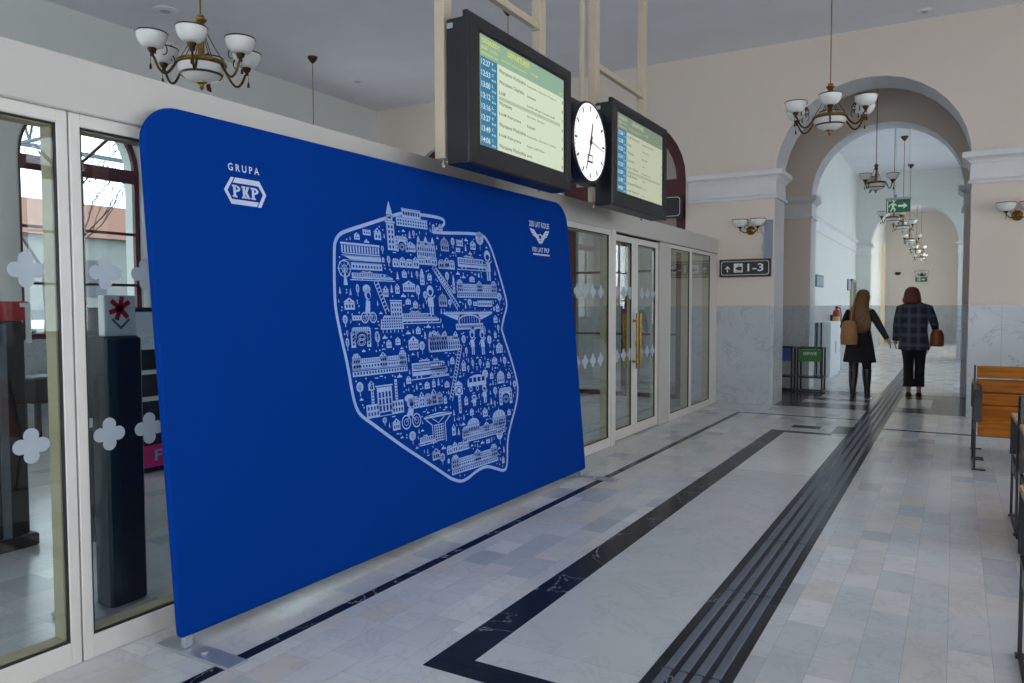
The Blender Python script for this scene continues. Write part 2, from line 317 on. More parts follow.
MAP_ICONS = [("tower", 1.609, 1.792, 0.09, 0.30), ("arch", 1.707, 1.789, 0.121, 0.097), ("block", 1.825, 2.01, 0.189, 0.056), ("block", 1.828, 1.95, 0.315, 0.06), ("house", 1.795, 1.793, 0.114, 0.066),
    ("palace", 1.954, 1.763, 0.197, 0.142), ("row", 1.736, 1.69, 0.264, 0.071), ("row", 1.96, 1.717, 0.209, 0.074), ("row", 2.145, 1.704, 0.129, 0.077), ("dome", 2.164, 1.82, 0.106, 0.098),
    ("modern", 1.33, 1.748, 0.332, 0.066), ("slab", 1.335, 1.712, 0.333, 0.031), ("block", 1.373, 1.66, 0.267, 0.042), ("train", 1.42, 1.601, 0.362, 0.051), ("wheel", 1.184, 1.569, 0.124, 0.14),
    ("bike", 1.357, 1.353, 0.132, 0.223), ("house", 1.202, 1.429, 0.1, 0.07), ("house", 1.748, 1.539, 0.143, 0.071), ("block", 1.61, 1.38, 0.107, 0.107), ("train", 1.849, 1.34, 0.381, 0.079),
    ("grid", 1.561, 1.287, 0.219, 0.106), ("arch", 1.284, 1.245, 0.158, 0.083), ("figure", 1.963, 1.385, 0.121, 0.202), ("dome", 2.094, 1.449, 0.104, 0.089), ("tower", 1.889, 1.585, 0.056, 0.106),
    ("house", 1.523, 1.505, 0.056, 0.068), ("house", 1.633, 1.526, 0.049, 0.063), ("house", 1.305, 1.835, 0.055, 0.043), ("house", 1.487, 1.846, 0.074, 0.075), ("block", 1.392, 1.867, 0.068, 0.034),
    ("house", 1.729, 1.459, 0.061, 0.039), ("block", 1.254, 1.367, 0.076, 0.029), ("tree", 1.158, 1.331, 0.049, 0.069), ("tree", 1.416, 1.24, 0.045, 0.061), ("tree", 1.836, 1.492, 0.053, 0.092),
    ("tree", 1.909, 1.479, 0.054, 0.067), ("tree", 1.278, 1.506, 0.034, 0.071), ("dome", 2.161, 1.819, 0.106, 0.098), ("tree", 2.259, 1.845, 0.053, 0.074), ("block", 2.342, 1.866, 0.075, 0.043),
    ("house", 2.505, 1.851, 0.079, 0.067), ("tree", 2.598, 1.853, 0.119, 0.135), ("train", 2.499, 1.704, 0.394, 0.103), ("row", 2.169, 1.699, 0.189, 0.081), ("figure", 2.683, 1.633, 0.139, 0.228),
    ("station", 2.525, 1.507, 0.517, 0.125), ("block", 2.605, 1.444, 0.19, 0.045), ("dome", 2.097, 1.445, 0.104, 0.096), ("bridge", 2.392, 1.286, 0.597, 0.129), ("tree", 2.164, 1.604, 0.052, 0.077),
    ("tree", 2.809, 1.463, 0.075, 0.085), ("tree", 2.411, 1.434, 0.061, 0.065), ("tree", 2.173, 1.438, 0.047, 0.056), ("tower", 2.234, 1.536, 0.034, 0.127), ("house", 2.732, 1.324, 0.062, 0.058),
    ("figure", 2.422, 1.228, 0.102, 0.087), ("wheel", 2.557, 1.215, 0.107, 0.088), ("house", 2.462, 1.619, 0.078, 0.044), ("house", 2.772, 1.406, 0.057, 0.061), ("house", 1.97, 1.237, 0.088, 0.054),
    ("station", 1.43, 1.046, 0.489, 0.131), ("train", 1.903, 0.987, 0.37, 0.128), ("factory", 1.444, 0.798, 0.334, 0.207), ("row", 1.856, 0.807, 0.315, 0.104), ("bike", 1.675, 0.693, 0.186, 0.209),
    ("archtall", 1.95, 0.559, 0.301, 0.196), ("train", 1.827, 0.569, 0.168, 0.062), ("tree", 1.236, 0.933, 0.069, 0.082), ("tree", 1.427, 0.74, 0.046, 0.049), ("tree", 1.674, 0.589, 0.077, 0.083),
    ("tree", 1.836, 1.143, 0.067, 0.082), ("tree", 1.418, 1.211, 0.054, 0.083), ("tree", 1.162, 1.199, 0.034, 0.072), ("tree", 1.962, 0.412, 0.07, 0.075), ("house", 1.332, 0.958, 0.06, 0.057),
    ("house", 1.53, 0.698, 0.082, 0.073), ("house", 1.857, 0.918, 0.061, 0.048), ("house", 1.899, 0.455, 0.098, 0.077), ("house", 1.751, 1.173, 0.117, 0.088), ("palace", 2.012, 1.156, 0.217, 0.131),
    ("arch", 1.276, 1.212, 0.166, 0.097), ("dome", 2.072, 0.907, 0.063, 0.046), ("palace", 2.081, 1.148, 0.341, 0.132), ("train", 1.997, 0.995, 0.191, 0.115), ("carriage", 2.428, 0.85, 0.293, 0.123),
    ("figure", 2.515, 0.757, 0.096, 0.133), ("clocktower", 2.202, 0.72, 0.109, 0.221), ("figure", 2.376, 0.748, 0.098, 0.081), ("arch", 2.794, 0.716, 0.181, 0.124), ("dome", 2.744, 0.876, 0.116, 0.103),
    ("row", 1.928, 0.809, 0.164, 0.099), ("station", 2.479, 0.515, 0.552, 0.107), ("dome", 2.681, 0.567, 0.209, 0.136), ("dome", 2.344, 0.575, 0.171, 0.106), ("row", 2.141, 0.466, 0.254, 0.077),
    ("station", 2.34, 0.323, 0.571, 0.128), ("tree", 2.672, 0.435, 0.108, 0.127), ("tree", 1.963, 0.418, 0.06, 0.063), ("house", 1.897, 0.463, 0.089, 0.065), ("tree", 2.303, 1.171, 0.062, 0.077),
    ("figure", 2.41, 1.107, 0.099, 0.181), ("figure", 2.537, 1.1, 0.103, 0.184), ("tree", 2.628, 1.149, 0.069, 0.085), ("tree", 2.816, 0.992, 0.059, 0.078), ("tree", 2.656, 0.78, 0.063, 0.078),
    ("tree", 2.933, 0.81, 0.055, 0.071), ("house", 2.756, 1.101, 0.104, 0.078), ("house", 2.677, 1.02, 0.082, 0.058), ("tree", 2.538, 0.905, 0.091, 0.087), ("house", 2.28, 1.001, 0.056, 0.08),
    ("house", 2.11, 0.582, 0.048, 0.077), ("house", 2.502, 0.658, 0.072, 0.066), ("house", 2.278, 0.767, 0.05, 0.064),]
MAP_TRACKS = [(1.438, 1.599, 1.527, 1.409), (2.018, 1.709, 2.221, 1.522), (2.017, 1.709, 2.273, 1.431), (2.262, 1.18, 2.105, 0.818),]

# ------------------------------------------------------------------ room shell
def arch_outline(c, r, spring, sill, n=18):
    pts = [(c-r, sill)] + [(c-r*math.cos(math.pi*i/n), spring+r*math.sin(math.pi*i/n)) for i in range(n+1)] + [(c+r, sill)]
    return pts
def arch_wall(name, axis, a0, a1, d0, d1, ztop, openings, mats, bev=0.0, z0=0.0):
    """wall along an axis with round-headed openings (centre, radius, spring, sill); d0 is the face towards the hall"""
    F = (lambda a, d, z: (a, d, z)) if axis == 'x' else (lambda a, d, z: (d, a, z))
    mb = MB(); sg = 1 if d1 > d0 else -1
    for (face, extra) in ((d0, bev), (d1, 0.0)):
        x = a0
        for (c, r, sp, si) in openings:
            pts = arch_outline(c, r+extra, sp, si)
            lo = pts[0][0]; hi = pts[-1][0]
            mb.add([F(x, face, z0), F(lo, face, z0), F(lo, face, ztop), F(x, face, ztop)], [(0, 1, 2, 3)])
            if si > z0: mb.add([F(lo, face, z0), F(hi, face, z0), F(hi, face, si), F(lo, face, si)], [(0, 1, 2, 3)])
            arc = pts[1:-1]
            for p, q in zip(arc, arc[1:]): mb.add([F(p[0], face, p[1]), F(q[0], face, q[1]), F(q[0], face, ztop), F(p[0], face, ztop)], [(0, 1, 2, 3)])
            x = hi
        mb.add([F(x, face, z0), F(a1, face, z0), F(a1, face, ztop), F(x, face, ztop)], [(0, 1, 2, 3)])
    for (c, r, sp, si) in openings:
        po = arch_outline(c, r+bev, sp, si); pi = arch_outline(c, r, sp, si); mid = d0+sg*bev
        if si > z0: po.append(po[0]); pi.append(pi[0])
        for (p, q, p2, q2) in zip(po, po[1:], pi, pi[1:]):
            if bev: mb.add([F(p[0], d0, p[1]), F(q[0], d0, q[1]), F(q2[0], mid, q2[1]), F(p2[0], mid, p2[1])], [(0, 1, 2, 3)], 1)
            mb.add([F(p2[0], mid, p2[1]), F(q2[0], mid, q2[1]), F(q2[0], d1, q2[1]), F(p2[0], d1, p2[1])], [(0, 1, 2, 3)], 0 if bev else 1)
    for (z, s) in ((ztop, 1),): mb.add([F(a0, d0, z), F(a1, d0, z), F(a1, d1, z), F(a0, d1, z)], [(0, 1, 2, 3)])
    for a in (a0, a1): mb.add([F(a, d0, z0), F(a, d1, z0), F(a, d1, ztop), F(a, d0, ztop)], [(0, 1, 2, 3)])
    return mb.build(name, mats, kind='structure')

MB().box(-10.4, 4.8, -4.9, 36, -.12, 0).build('floor', 'floor', kind='structure')
MB().box(-10.4, 4.8, -4.9, 11.85, 5.35, 5.5).build('ceiling_hall', 'ceiling', kind='structure')
MB().box(-10.4, 4.8, 12.55, 14.4, 5.35, 5.5).build('ceiling_passage', 'ceiling', kind='structure')
MB().box(-2.9, 2.0, 14.9, 36, 5.2, 5.35).build('ceiling_corridor', 'ceiling', kind='structure')
PC = -1.04   # centre line of the passage arches
arch_wall('wall_end', 'x', -10.4, 4.8, 11.85, 12.55, 5.5, [(-8.15, 1.07, 3.5, 0), (-4.8, 1.09, 3.51, 0), (-1.10, 1.25, 3.44, 0)], ['wall', 'reveal'])
arch_wall('wall_passage', 'x', -10.4, 4.8, 14.4, 14.95, 5.5, [(-1.075, 1.165, 3.42, 0)], ['wall', 'reveal'])
arch_wall('wall_corridor', 'x', -2.9, 2.0, 24.0, 24.4, 5.3, [(-1.04, 1.08, 3.22, 0)], ['wallcool', 'reveal'])
arch_wall('wall_left', 'y', -4.9, 11.85, -9.95, -10.4, 5.5, [(-2.03, .83, 3.40, 1.1), (1.97, .83, 3.40, 1.1), (5.97, .83, 3.40, 1.1), (9.97, .83, 3.40, 1.1)], ['wallcool', 'reveal'], bev=.04)
arch_wall('wall_right', 'y', -4.9, 11.85, 4.4, 4.8, 5.5, [(-2.6, .85, 3.3, 1.0), (1.0, .85, 3.3, 1.0), (4.5, .85, 3.3, 1.0), (6.15, .5, 3.45, 1.1), (9.0, .85, 3.3, 1.0)], ['wall', 'reveal'], bev=.05)
arch_wall('wall_behind', 'x', -9.95, 4.4, -4.5, -4.9, 5.5, [(-7.5, 1.1, 3.2, .9), (-4.6, 1.1, 3.2, .9), (-1.8, 1.2, 3.2, .6), (.9, 1.2, 3.2, .6), (3.2, .8, 3.2, .9)], ['wall', 'reveal'], bev=.05)
MB().box(4.3, 4.8, 12.55, 14.4, 0, 5.5).build('wall_passage_end', 'wall', kind='structure')
MB().box(-2.9, -2.5, 14.9, 36, 0, 5.3).build('wall_corridor_left', 'wallcool', kind='structure')
arch_wall('wall_corridor_right', 'y', 14.9, 36, 1.2, 1.6, 5.3, [(16.6, .8, 3.3, .9), (19.4, .8, 3.3, .9), (22.2, .8, 3.3, .9), (27, .8, 3.2, .9), (31, .8, 3.2, .9)], ['wallcool', 'reveal'], bev=.04)
MB().box(-2.9, 2.0, 35, 35.4, 0, 5.3).build('wall_back', 'wallback', kind='structure')

def window(name, axis, pos, c, r, sp, si, m='maroon', t=.06, pane='winglass', bars=True, fw=.07, tr=.16):
    F = (lambda a, d, z: (a, pos+d, z)) if axis == 'x' else (lambda a, d, z: (pos+d, a, z))
    mb = MB(); n = 16
    po = arch_outline(c, r, sp, si, n); pi = arch_outline(c, r-fw, sp, si+.07, n)
    for (p, q, p2, q2) in zip(po+[po[0]], po[1:]+[po[0]], pi+[pi[0]], pi[1:]+[pi[0]]):
        if p == q: continue
        mb.rings([[F(p[0], -t/2, p[1]), F(p2[0], -t/2, p2[1]), F(p2[0], t/2, p2[1]), F(p[0], t/2, p[1])], [F(q[0], -t/2, q[1]), F(q2[0], -t/2, q2[1]), F(q2[0], t/2, q2[1]), F(q[0], t/2, q[1])]])
    o = mb.build(name, m, kind='structure')
    b = MB()
    def rect(a0, a1, z0, z1, h=t*.4):
        q = F(a0, -h, z0), F(a1, h, z1)
        b.box(min(q[0][0], q[1][0]), max(q[0][0], q[1][0]), min(q[0][1], q[1][1]), max(q[0][1], q[1][1]), z0, z1)
    rect(c-r+.05, c+r-.05, sp-tr, sp+.02)
    rect(c-.035, c+.035, si+.05, sp-tr)
    for k in (1, 2): z = si+(sp-tr-si)*k/3; rect(c-r+.05, c+r-.05, z-.018, z+.018)
    for k in range(1, 4):
        a = math.pi*k/4; b.bar(F(c, 0, sp), F(c-(r-.04)*math.cos(a), 0, sp+(r-.04)*math.sin(a)), .035, .035)
    b.build('glazing_bars', m, o)
    g = MB(); g.rings([[F(p[0], -.004, p[1]) for p in pi], [F(p[0], .004, p[1]) for p in pi]]); g.build('pane', pane, o)
    return o
k = 0
for c in (-2.03, 1.97, 5.97, 9.97): k += 1; window('window_%d' % k, 'y', -10.1, c, .83, 3.40, 1.1)
for c in (-2.6, 1.0, 4.5, 9.0): k += 1; window('window_%d' % k, 'y', 4.6, c, .85, 3.3, 1.0)
k += 1; window('window_%d' % k, 'y', 4.6, 6.15, .5, 3.45, 1.1)
for c, r, sp, si in [(-7.5, 1.1, 3.2, .9), (-4.6, 1.1, 3.2, .9), (-1.8, 1.2, 3.2, .6), (.9, 1.2, 3.2, .6), (3.2, .8, 3.2, .9)]: k += 1; window('window_%d' % k, 'x', -4.7, c, r, sp, si)
for c in (16.6, 19.4, 22.2): k += 1; window('window_%d' % k, 'y', 1.45, c, .8, 3.3, .9)
for c in (27, 31): k += 1; window('window_%d' % k, 'y', 1.45, c, .8, 3.2, .9)
# arched timber doorways of the end wall, half hidden behind the partition
for nm, c in (('door_1', -4.8), ('door_2', -8.15)):
    window(nm, 'x', 12.0, c, 1.08, 3.51, 0, m='maroon', t=.1, pane='winglass', fw=.17, tr=.40)

# cornices round the piers of the end arch: a profile swept along the pier face and into the opening
def cornice(name, path, prof, m='plaster'):
    """path: list of (x, y) going along the wall with outward normal to its right; prof: list of (out, z)"""
    n = len(path); rs = []
    for i in range(n):
        p = Vector(path[i]); d0 = (Vector(path[i])-Vector(path[i-1])).normalized() if i > 0 else None; d1 = (Vector(path[i+1])-Vector(path[i])).normalized() if i < n-1 else None
        n0 = Vector((d0.y, -d0.x)) if d0 else None; n1 = Vector((d1.y, -d1.x)) if d1 else None
        if n0 is None: nn = n1
        elif n1 is None: nn = n0
        else: nn = (n0+n1)/(1+n0.dot(n1))
        rs.append([(p.x+nn.x*o, p.y+nn.y*o, z) for o, z in prof])
    return MB().rings(rs).build(name, m, kind='structure')
big = [(-.02, 3.10), (.045, 3.10), (.05, 3.13), (.02, 3.16), (.015, 3.36), (.03, 3.375), (.04, 3.40), (.065, 3.42), (.115, 3.44), (.115, 3.51), (-.02, 3.51)]
cornice('trim_1', [(-3.66, 11.85), (-2.35, 11.85), (-2.35, 12.55)], big)
cornice('trim_2', [(.15, 12.55), (.15, 11.85), (4.4, 11.85)], big)
mid = [(-.02, 3.04), (.035, 3.04), (.04, 3.07), (.012, 3.09), (.012, 3.30), (.05, 3.33), (.095, 3.36), (.095, 3.43), (-.02, 3.43)]
cornice('trim_3', [(-4.6, 14.4), (-2.24, 14.4), (-2.24, 14.95)], mid)
cornice('trim_4', [(.09, 14.95), (.09, 14.4), (3.0, 14.4)], mid)
rail = [(-.02, 3.02), (.02, 3.02), (.02, 3.06), (.01, 3.07), (.01, 3.24), (.03, 3.27), (.07, 3.30), (.07, 3.36), (-.02, 3.36)]
cornice('trim_5', [(-2.5, 24.0), (-2.5, 14.9)][::-1], [( -o, z) for o, z in rail] if False else rail) if False else cornice('trim_5', [(-2.5, 14.95), (-2.5, 23.95)], rail)
cornice('trim_6', [(-2.5, 24.0), (-2.12, 24.0), (-2.12, 24.4)], [(o, z-.12) for o, z in rail])
cornice('trim_7', [(.04, 24.4), (.04, 24.0), (1.2, 24.0)], [(o, z-.12) for o, z in rail])

# inlaid dark stone in the floor
tn = 7
def inlay(x0, x1, y0, y1, m='darkmarble', h=.002):
    global tn; tn += 1
    return MB().box(x0, x1, y0, y1, -.01, h).build('trim_%d' % tn, m, kind='structure')
inlay(-2.645, -2.585, -2.0, 10.86)
inlay(-2.645, -1.06, 10.86, 10.92)
inlay(-.735, 4.4, 10.18, 10.26)
inlay(-1.9, -1.73, 2.52, 9.55)
inlay(-1.73, -1.06, 2.52, 2.66)
inlay(-1.73, -1.22, 9.41, 9.55)
inlay(-1.73, -1.40, 9.84, 10.05)
inlay(-1.24, -1.06, 9.60, 10.20)
inlay(-1.73, -1.06, 2.66, 9.41, 'slab', .0012)
inlay(-4.4, 2.4, 11.93, 14.42, 'threshold', .0015)
for (a, b, c, d) in ((-.73, -.28, 12.5, 13.7), (-2.05, -1.12, 12.55, 12.9), (-1.9, -1.12, 13.25, 13.75)): inlay(a, b, c, d, 'slab', .003)
# guiding strip with four raised ribs, running down the passage
tac = inlay(-1.06, -.736, -2.0, 34.8, 'darkmarble', .004)
rb = MB()
for i in range(4):
    x = -1.06+.0648*(i+1)
    for y0 in range(-2, 35, 1):
        y1 = min(y0+.985, 34.8)
        rb.rings([[(x-.021, y0, .003), (x-.014, y0, .009), (x+.014, y0, .009), (x+.021, y0, .003)], [(x-.021, y1, .003), (x-.014, y1, .009), (x+.014, y1, .009), (x+.021, y1, .003)]])
rb.build('ribs', 'rib', tac)

# ------------------------------------------------------------------ glazed partition
PX = -3.165
def clover(mb, x, y, z, r=.031, k=.041):
    pts = []
    for q in range(4):
        a0 = q*math.pi/2
        for j in range(9):
            a = a0+math.radians(-114+228*j/8)
            pts.append((k*math.cos(a0)+r*math.cos(a), k*math.sin(a0)+r*math.sin(a)))
    mb.rings([[(x, y+p[0], z+p[1]) for p in pts], [(x+.0012, y+p[0], z+p[1]) for p in pts]])
def glazed(name, y0, y1, px, st=.046, top=2.305, bot=0.0, base=.10, depth=.10, decals=None, kind='structure', head=.055):
    f = MB(); x0 = px-depth; x1 = px
    f.box(x0, x1, y0, y0+st, bot, top, bev=.004); f.box(x0, x1, y1-st, y1, bot, top, bev=.004)
    f.box(x0, x1, y0+st-.003, y1-st+.003, bot, bot+base, bev=.004); f.box(x0, x1, y0+st-.003, y1-st+.003, top-head, top, bev=.004)
    o = f.build(name, 'frame', kind='structure')
    b = MB(); gi = .012
    for (a, c, d, e) in ((y0+st-.002, y0+st+gi, bot+base, top-head), (y1-st-gi, y1-st+.002, bot+base, top-head), (y0+st, y1-st, bot+base-.002, bot+base+gi), (y0+st, y1-st, top-head-gi, top-head+.002)):
        b.box(x0+.004, x1-.024, a, c, d, e)
    b.build('glazing_bead', 'framein', o)
    g2 = MB()
    for (a, c, d, e) in ((y0+st-.001, y0+st+.006, bot+base, top-head), (y1-st-.006, y1-st+.001, bot+base, top-head), (y0+st, y1-st, bot+base-.001, bot+base+.006), (y0+st, y1-st, top-head-.006, top-head+.001)):
        g2.box(x1-.022, x1-.004, a, c, d, e)
    g2.build('rubber_seal', 'gasket', o)
    MB().box(x1-.016, x1-.010, y0+st, y1-st, bot+base, top-head).build('glass_pane', 'glass', o)
    if decals:
        for z in (1.65, .95):
            for y in decals:
                d = MB(); clover(d, x1-.0095, y, z); d.build('clover_decal', 'decal', o)
    return o
def row(a, b, y=1.975, s=.19): 
    n0 = math.ceil((a-y)/s); return [y+s*i for i in range(n0, 40) if a < y+s*i < b]
glazed('window_21', -.6, 1.825, PX, decals=[1.65, 1.46, 1.27])
glazed('window_22', 1.832, 3.95, PX, decals=row(1.95, 3.85))
glazed('window_23', 3.957, 5.75, PX, decals=row(4.05, 5.65))
glazed('window_24', 5.757, 7.54, PX, decals=row(5.86, 7.44))
MB().box(PX-.12, PX+.012, 7.545, 7.66, 0, 2.305, bev=.004).build('trim_40', 'frame', kind='structure')
DX = -3.215
d1 = glazed('door_3', 7.68, 8.37, DX, st=.09, bot=.012, top=2.285, base=.115, head=.07, depth=.06, decals=row(7.78, 8.3))
d2 = glazed('door_4', 8.378, 9.17, DX, st=.09, bot=.012, top=2.285, base=.115, head=.07, depth=.06, decals=row(8.46, 9.09))
for d, y, inside in ((d1, 8.325, 0), (d2, 8.428, 0)):
    for sgn in (1, -1):
        h = MB(); x = DX+.05 if sgn > 0 else DX-.11
        h.tube([(x, y, .78), (x, y, 1.42)], .015, 12)
        for z in (.86, 1.33): h.tube([(DX-.002 if sgn > 0 else DX-.058, y, z), (x, y, z)], .011, 10); h.lathe([(.02, -.004), (.02, .004)], (DX+.001 if sgn > 0 else DX-.061, y, z), 12, axis='x')
        h.build('handle', 'brass', d, smooth=True)
lk = MB(); lk.box(DX-.001, DX+.008, 8.395, 8.43, 1.02, 1.10, bev=.002); lk.lathe([(.011, 0), (.011, .012)], (DX+.006, 8.412, 1.06), 12, axis='x'); lk.build('lock_plate', 'brass', d2)
MB().box(PX-.16, PX-.03, 9.20, 9.56, 0, 2.31, bev=.006).build('trim_41', 'beam', kind='structure')
glazed('window_25', 9.565, 10.48, PX-.035, st=.05, base=.09, depth=.12, decals=row(9.62, 10.42))
glazed('window_26', 10.487, 11.5, PX-.035, st=.05, base=.09, depth=.12, decals=row(10.55, 11.42))
MB().box(PX-.15, PX-.04, 11.505, 11.85, 0, 2.305, bev=.005).build('trim_42', 'frame', kind='structure')
MB().rings([[(PX-.35, y, 2.305), (PX+dx, y, 2.305), (PX+dx+.006, y, 2.311), (PX+dx+.006, y, 2.524), (PX+dx, y, 2.53), (PX-.35, y, 2.53)] for y, dx in ((-2.5, .03), (11.85, -.028))]).build('trim_43', 'beam', kind='structure')
MB().box(PX-.30, PX-.03, -2.5, 11.84, 2.298, 2.308).build('trim_44', 'gasket', kind='structure')  # black strip laid in for the shadow line under the beam's overhang
MB().box(PX-.05, PX+.02, -2.5, -.6, 0, 2.28).build('wall_partition', 'beam', kind='structure')

# ------------------------------------------------------------------ blue exhibition panel
bp = thing('exhibition_panel', 'big royal blue fabric display panel with a pale map print, leaning on the glazed partition', 'display panel', (-2.87, 2.08, 0))
PU = Vector((.07, 4.05, 0)).normalized(); PV = Vector((-.20, 0, 2.37)).normalized(); PN = PU.cross(PV).normalized(); PV = PN.cross(PU).normalized()
P0 = Vector((0, 0, .06))
def PF(d): return lambda p: tuple(P0+PU*p[0]+PV*p[1]+PN*d)
PW, PH = 4.045, 2.35
def rrect(w, h, rt, rb_, ins=0, n=10):
    pts = []
    for (cx, cy, r, a0) in ((w-rb_, rb_, rb_, -90), (w-rt, h-rt, rt, 0), (rt, h-rt, rt, 90), (rb_, rb_, rb_, 180)):
        for i in range(n+1):
            a = math.radians(a0+90*i/n); pts.append((cx+(r-ins)*math.cos(a), cy+(r-ins)*math.sin(a)))
    return pts
mb = MB(); mb.rings([[PF(d)(p) for p in rrect(PW, PH, .19, .03, ins)] for d, ins in ((-.036, .012), (-.030, .003), (-.018, 0), (-.006, .003), (0, .012))])
mb.build('fabric_cover', 'blue', bp)
for fy in (.045, 3.985):
    f = MB(); x = .07*fy/4.05
    f.box(x-.17, x+.31, fy-.05, fy+.05, 0, .012, bev=.003); f.box(x-.035, x-.005, fy-.02, fy+.02, .012, .075, bev=.003)
    f.lathe([(.016, 0), (.016, .008)], (x+.1, fy, .012), 12)
    f.build('foot', 'silver', bp)
lp = MB(); dp = MB()          # pale print and blue detail of the map
def stroke(mb, pts, w, d=.0012, closed=False, k=PF):
    n = len(pts); L = []; Rr = []
    for i in range(n):
        a = Vector(pts[i-1] if (closed or i > 0) else pts[i]); b = Vector(pts[(i+1) % n] if (closed or i < n-1) else pts[i])
        t = (b-a); t = t.normalized() if t.length > 1e-9 else Vector((1, 0)); nn = Vector((-t.y, t.x)); p = Vector(pts[i])
        L.append(tuple(p+nn*w/2)); Rr.append(tuple(p-nn*w/2))
    f = k(d); vs = [f(p) for p in L]+[f(p) for p in Rr]; fs = [(i, (i+1) % n, n+(i+1) % n, n+i) for i in range(n if closed else n-1)]
    mb.add(vs, fs)
def smooth_closed(pts, it=2):
    for _ in range(it):
        q = []
        for a, b in zip(pts, pts[1:]+pts[:1]): q += [(a[0]*.75+b[0]*.25, a[1]*.75+b[1]*.25), (a[0]*.25+b[0]*.75, a[1]*.25+b[1]*.75)]
        pts = q
    return pts
outl = smooth_closed(MAP_OUT); stroke(lp, outl, .021, closed=True)
def poly(mb, pts, d=.0012): mb.add([PF(d)(p) for p in pts], [tuple(range(len(pts)))])
def rct(mb, x0, x1, y0, y1, d=.0012): poly(mb, [(x0, y0), (x1, y0), (x1, y1), (x0, y1)], d)
def disc(mb, x, y, r, ry=None, n=12, d=.0012): poly(mb, [(x+r*math.cos(2*math.pi*i/n), y+(ry or r)*math.sin(2*math.pi*i/n)) for i in range(n)], d)
def ringp(mb, x, y, r, w, ry=None, n=18, d=.0012): stroke(mb, [(x+r*math.cos(2*math.pi*i/n), y+(ry or r)*math.sin(2*math.pi*i/n)) for i in range(n)], w, d, True)
D2 = .0022
def wins(x0, x1, y0, y1, nx, ny, fx=.5, fy=.6, arch=False):
    for i in range(nx):
        for j in range(ny):
            cw = (x1-x0)/nx; chh = (y1-y0)/ny; cx = x0+cw*(i+.5); cy = y0+chh*(j+.5)
            rct(dp, cx-cw*fx/2, cx+cw*fx/2, cy-chh*fy/2, cy+chh*fy/2, D2)
            if arch: disc(dp, cx, cy+chh*fy/2, cw*fx/2, n=8, d=D2)
def body(x0, x1, y0, y1, nx=None, ny=None, arch=False):
    rct(lp, x0, x1, y0, y1); nx = nx or max(2, round((x1-x0)/.026)); ny = ny or max(1, round((y1-y0)/.034)); m = .006
    wins(x0+m, x1-m, y0+m, y1-m, nx, ny, arch=arch)
def gable(x0, x1, y, h, fill=True):
    poly(lp, [(x0, y), (x1, y), ((x0+x1)/2, y+h)])
    if fill and x1-x0 > .04: disc(dp, (x0+x1)/2, y+h*.36, min(.008, h*.25), d=D2)
def hip(x0, x1, y, h):
    k = min(h*.8, (x1-x0)*.25); poly(lp, [(x0-.004, y), (x1+.004, y), (x1-k, y+h), (x0+k, y+h)])
    n = max(3, int((x1-x0)/.016))
    for i in range(1, n): x = x0+(x1-x0)*i/n; rct(dp, max(x-.002, x0+k*.7), min(x+.002, x1-k*.7), y+h*.2, y+h*.8, D2) if x0+k*.7 < x < x1-k*.7 else None
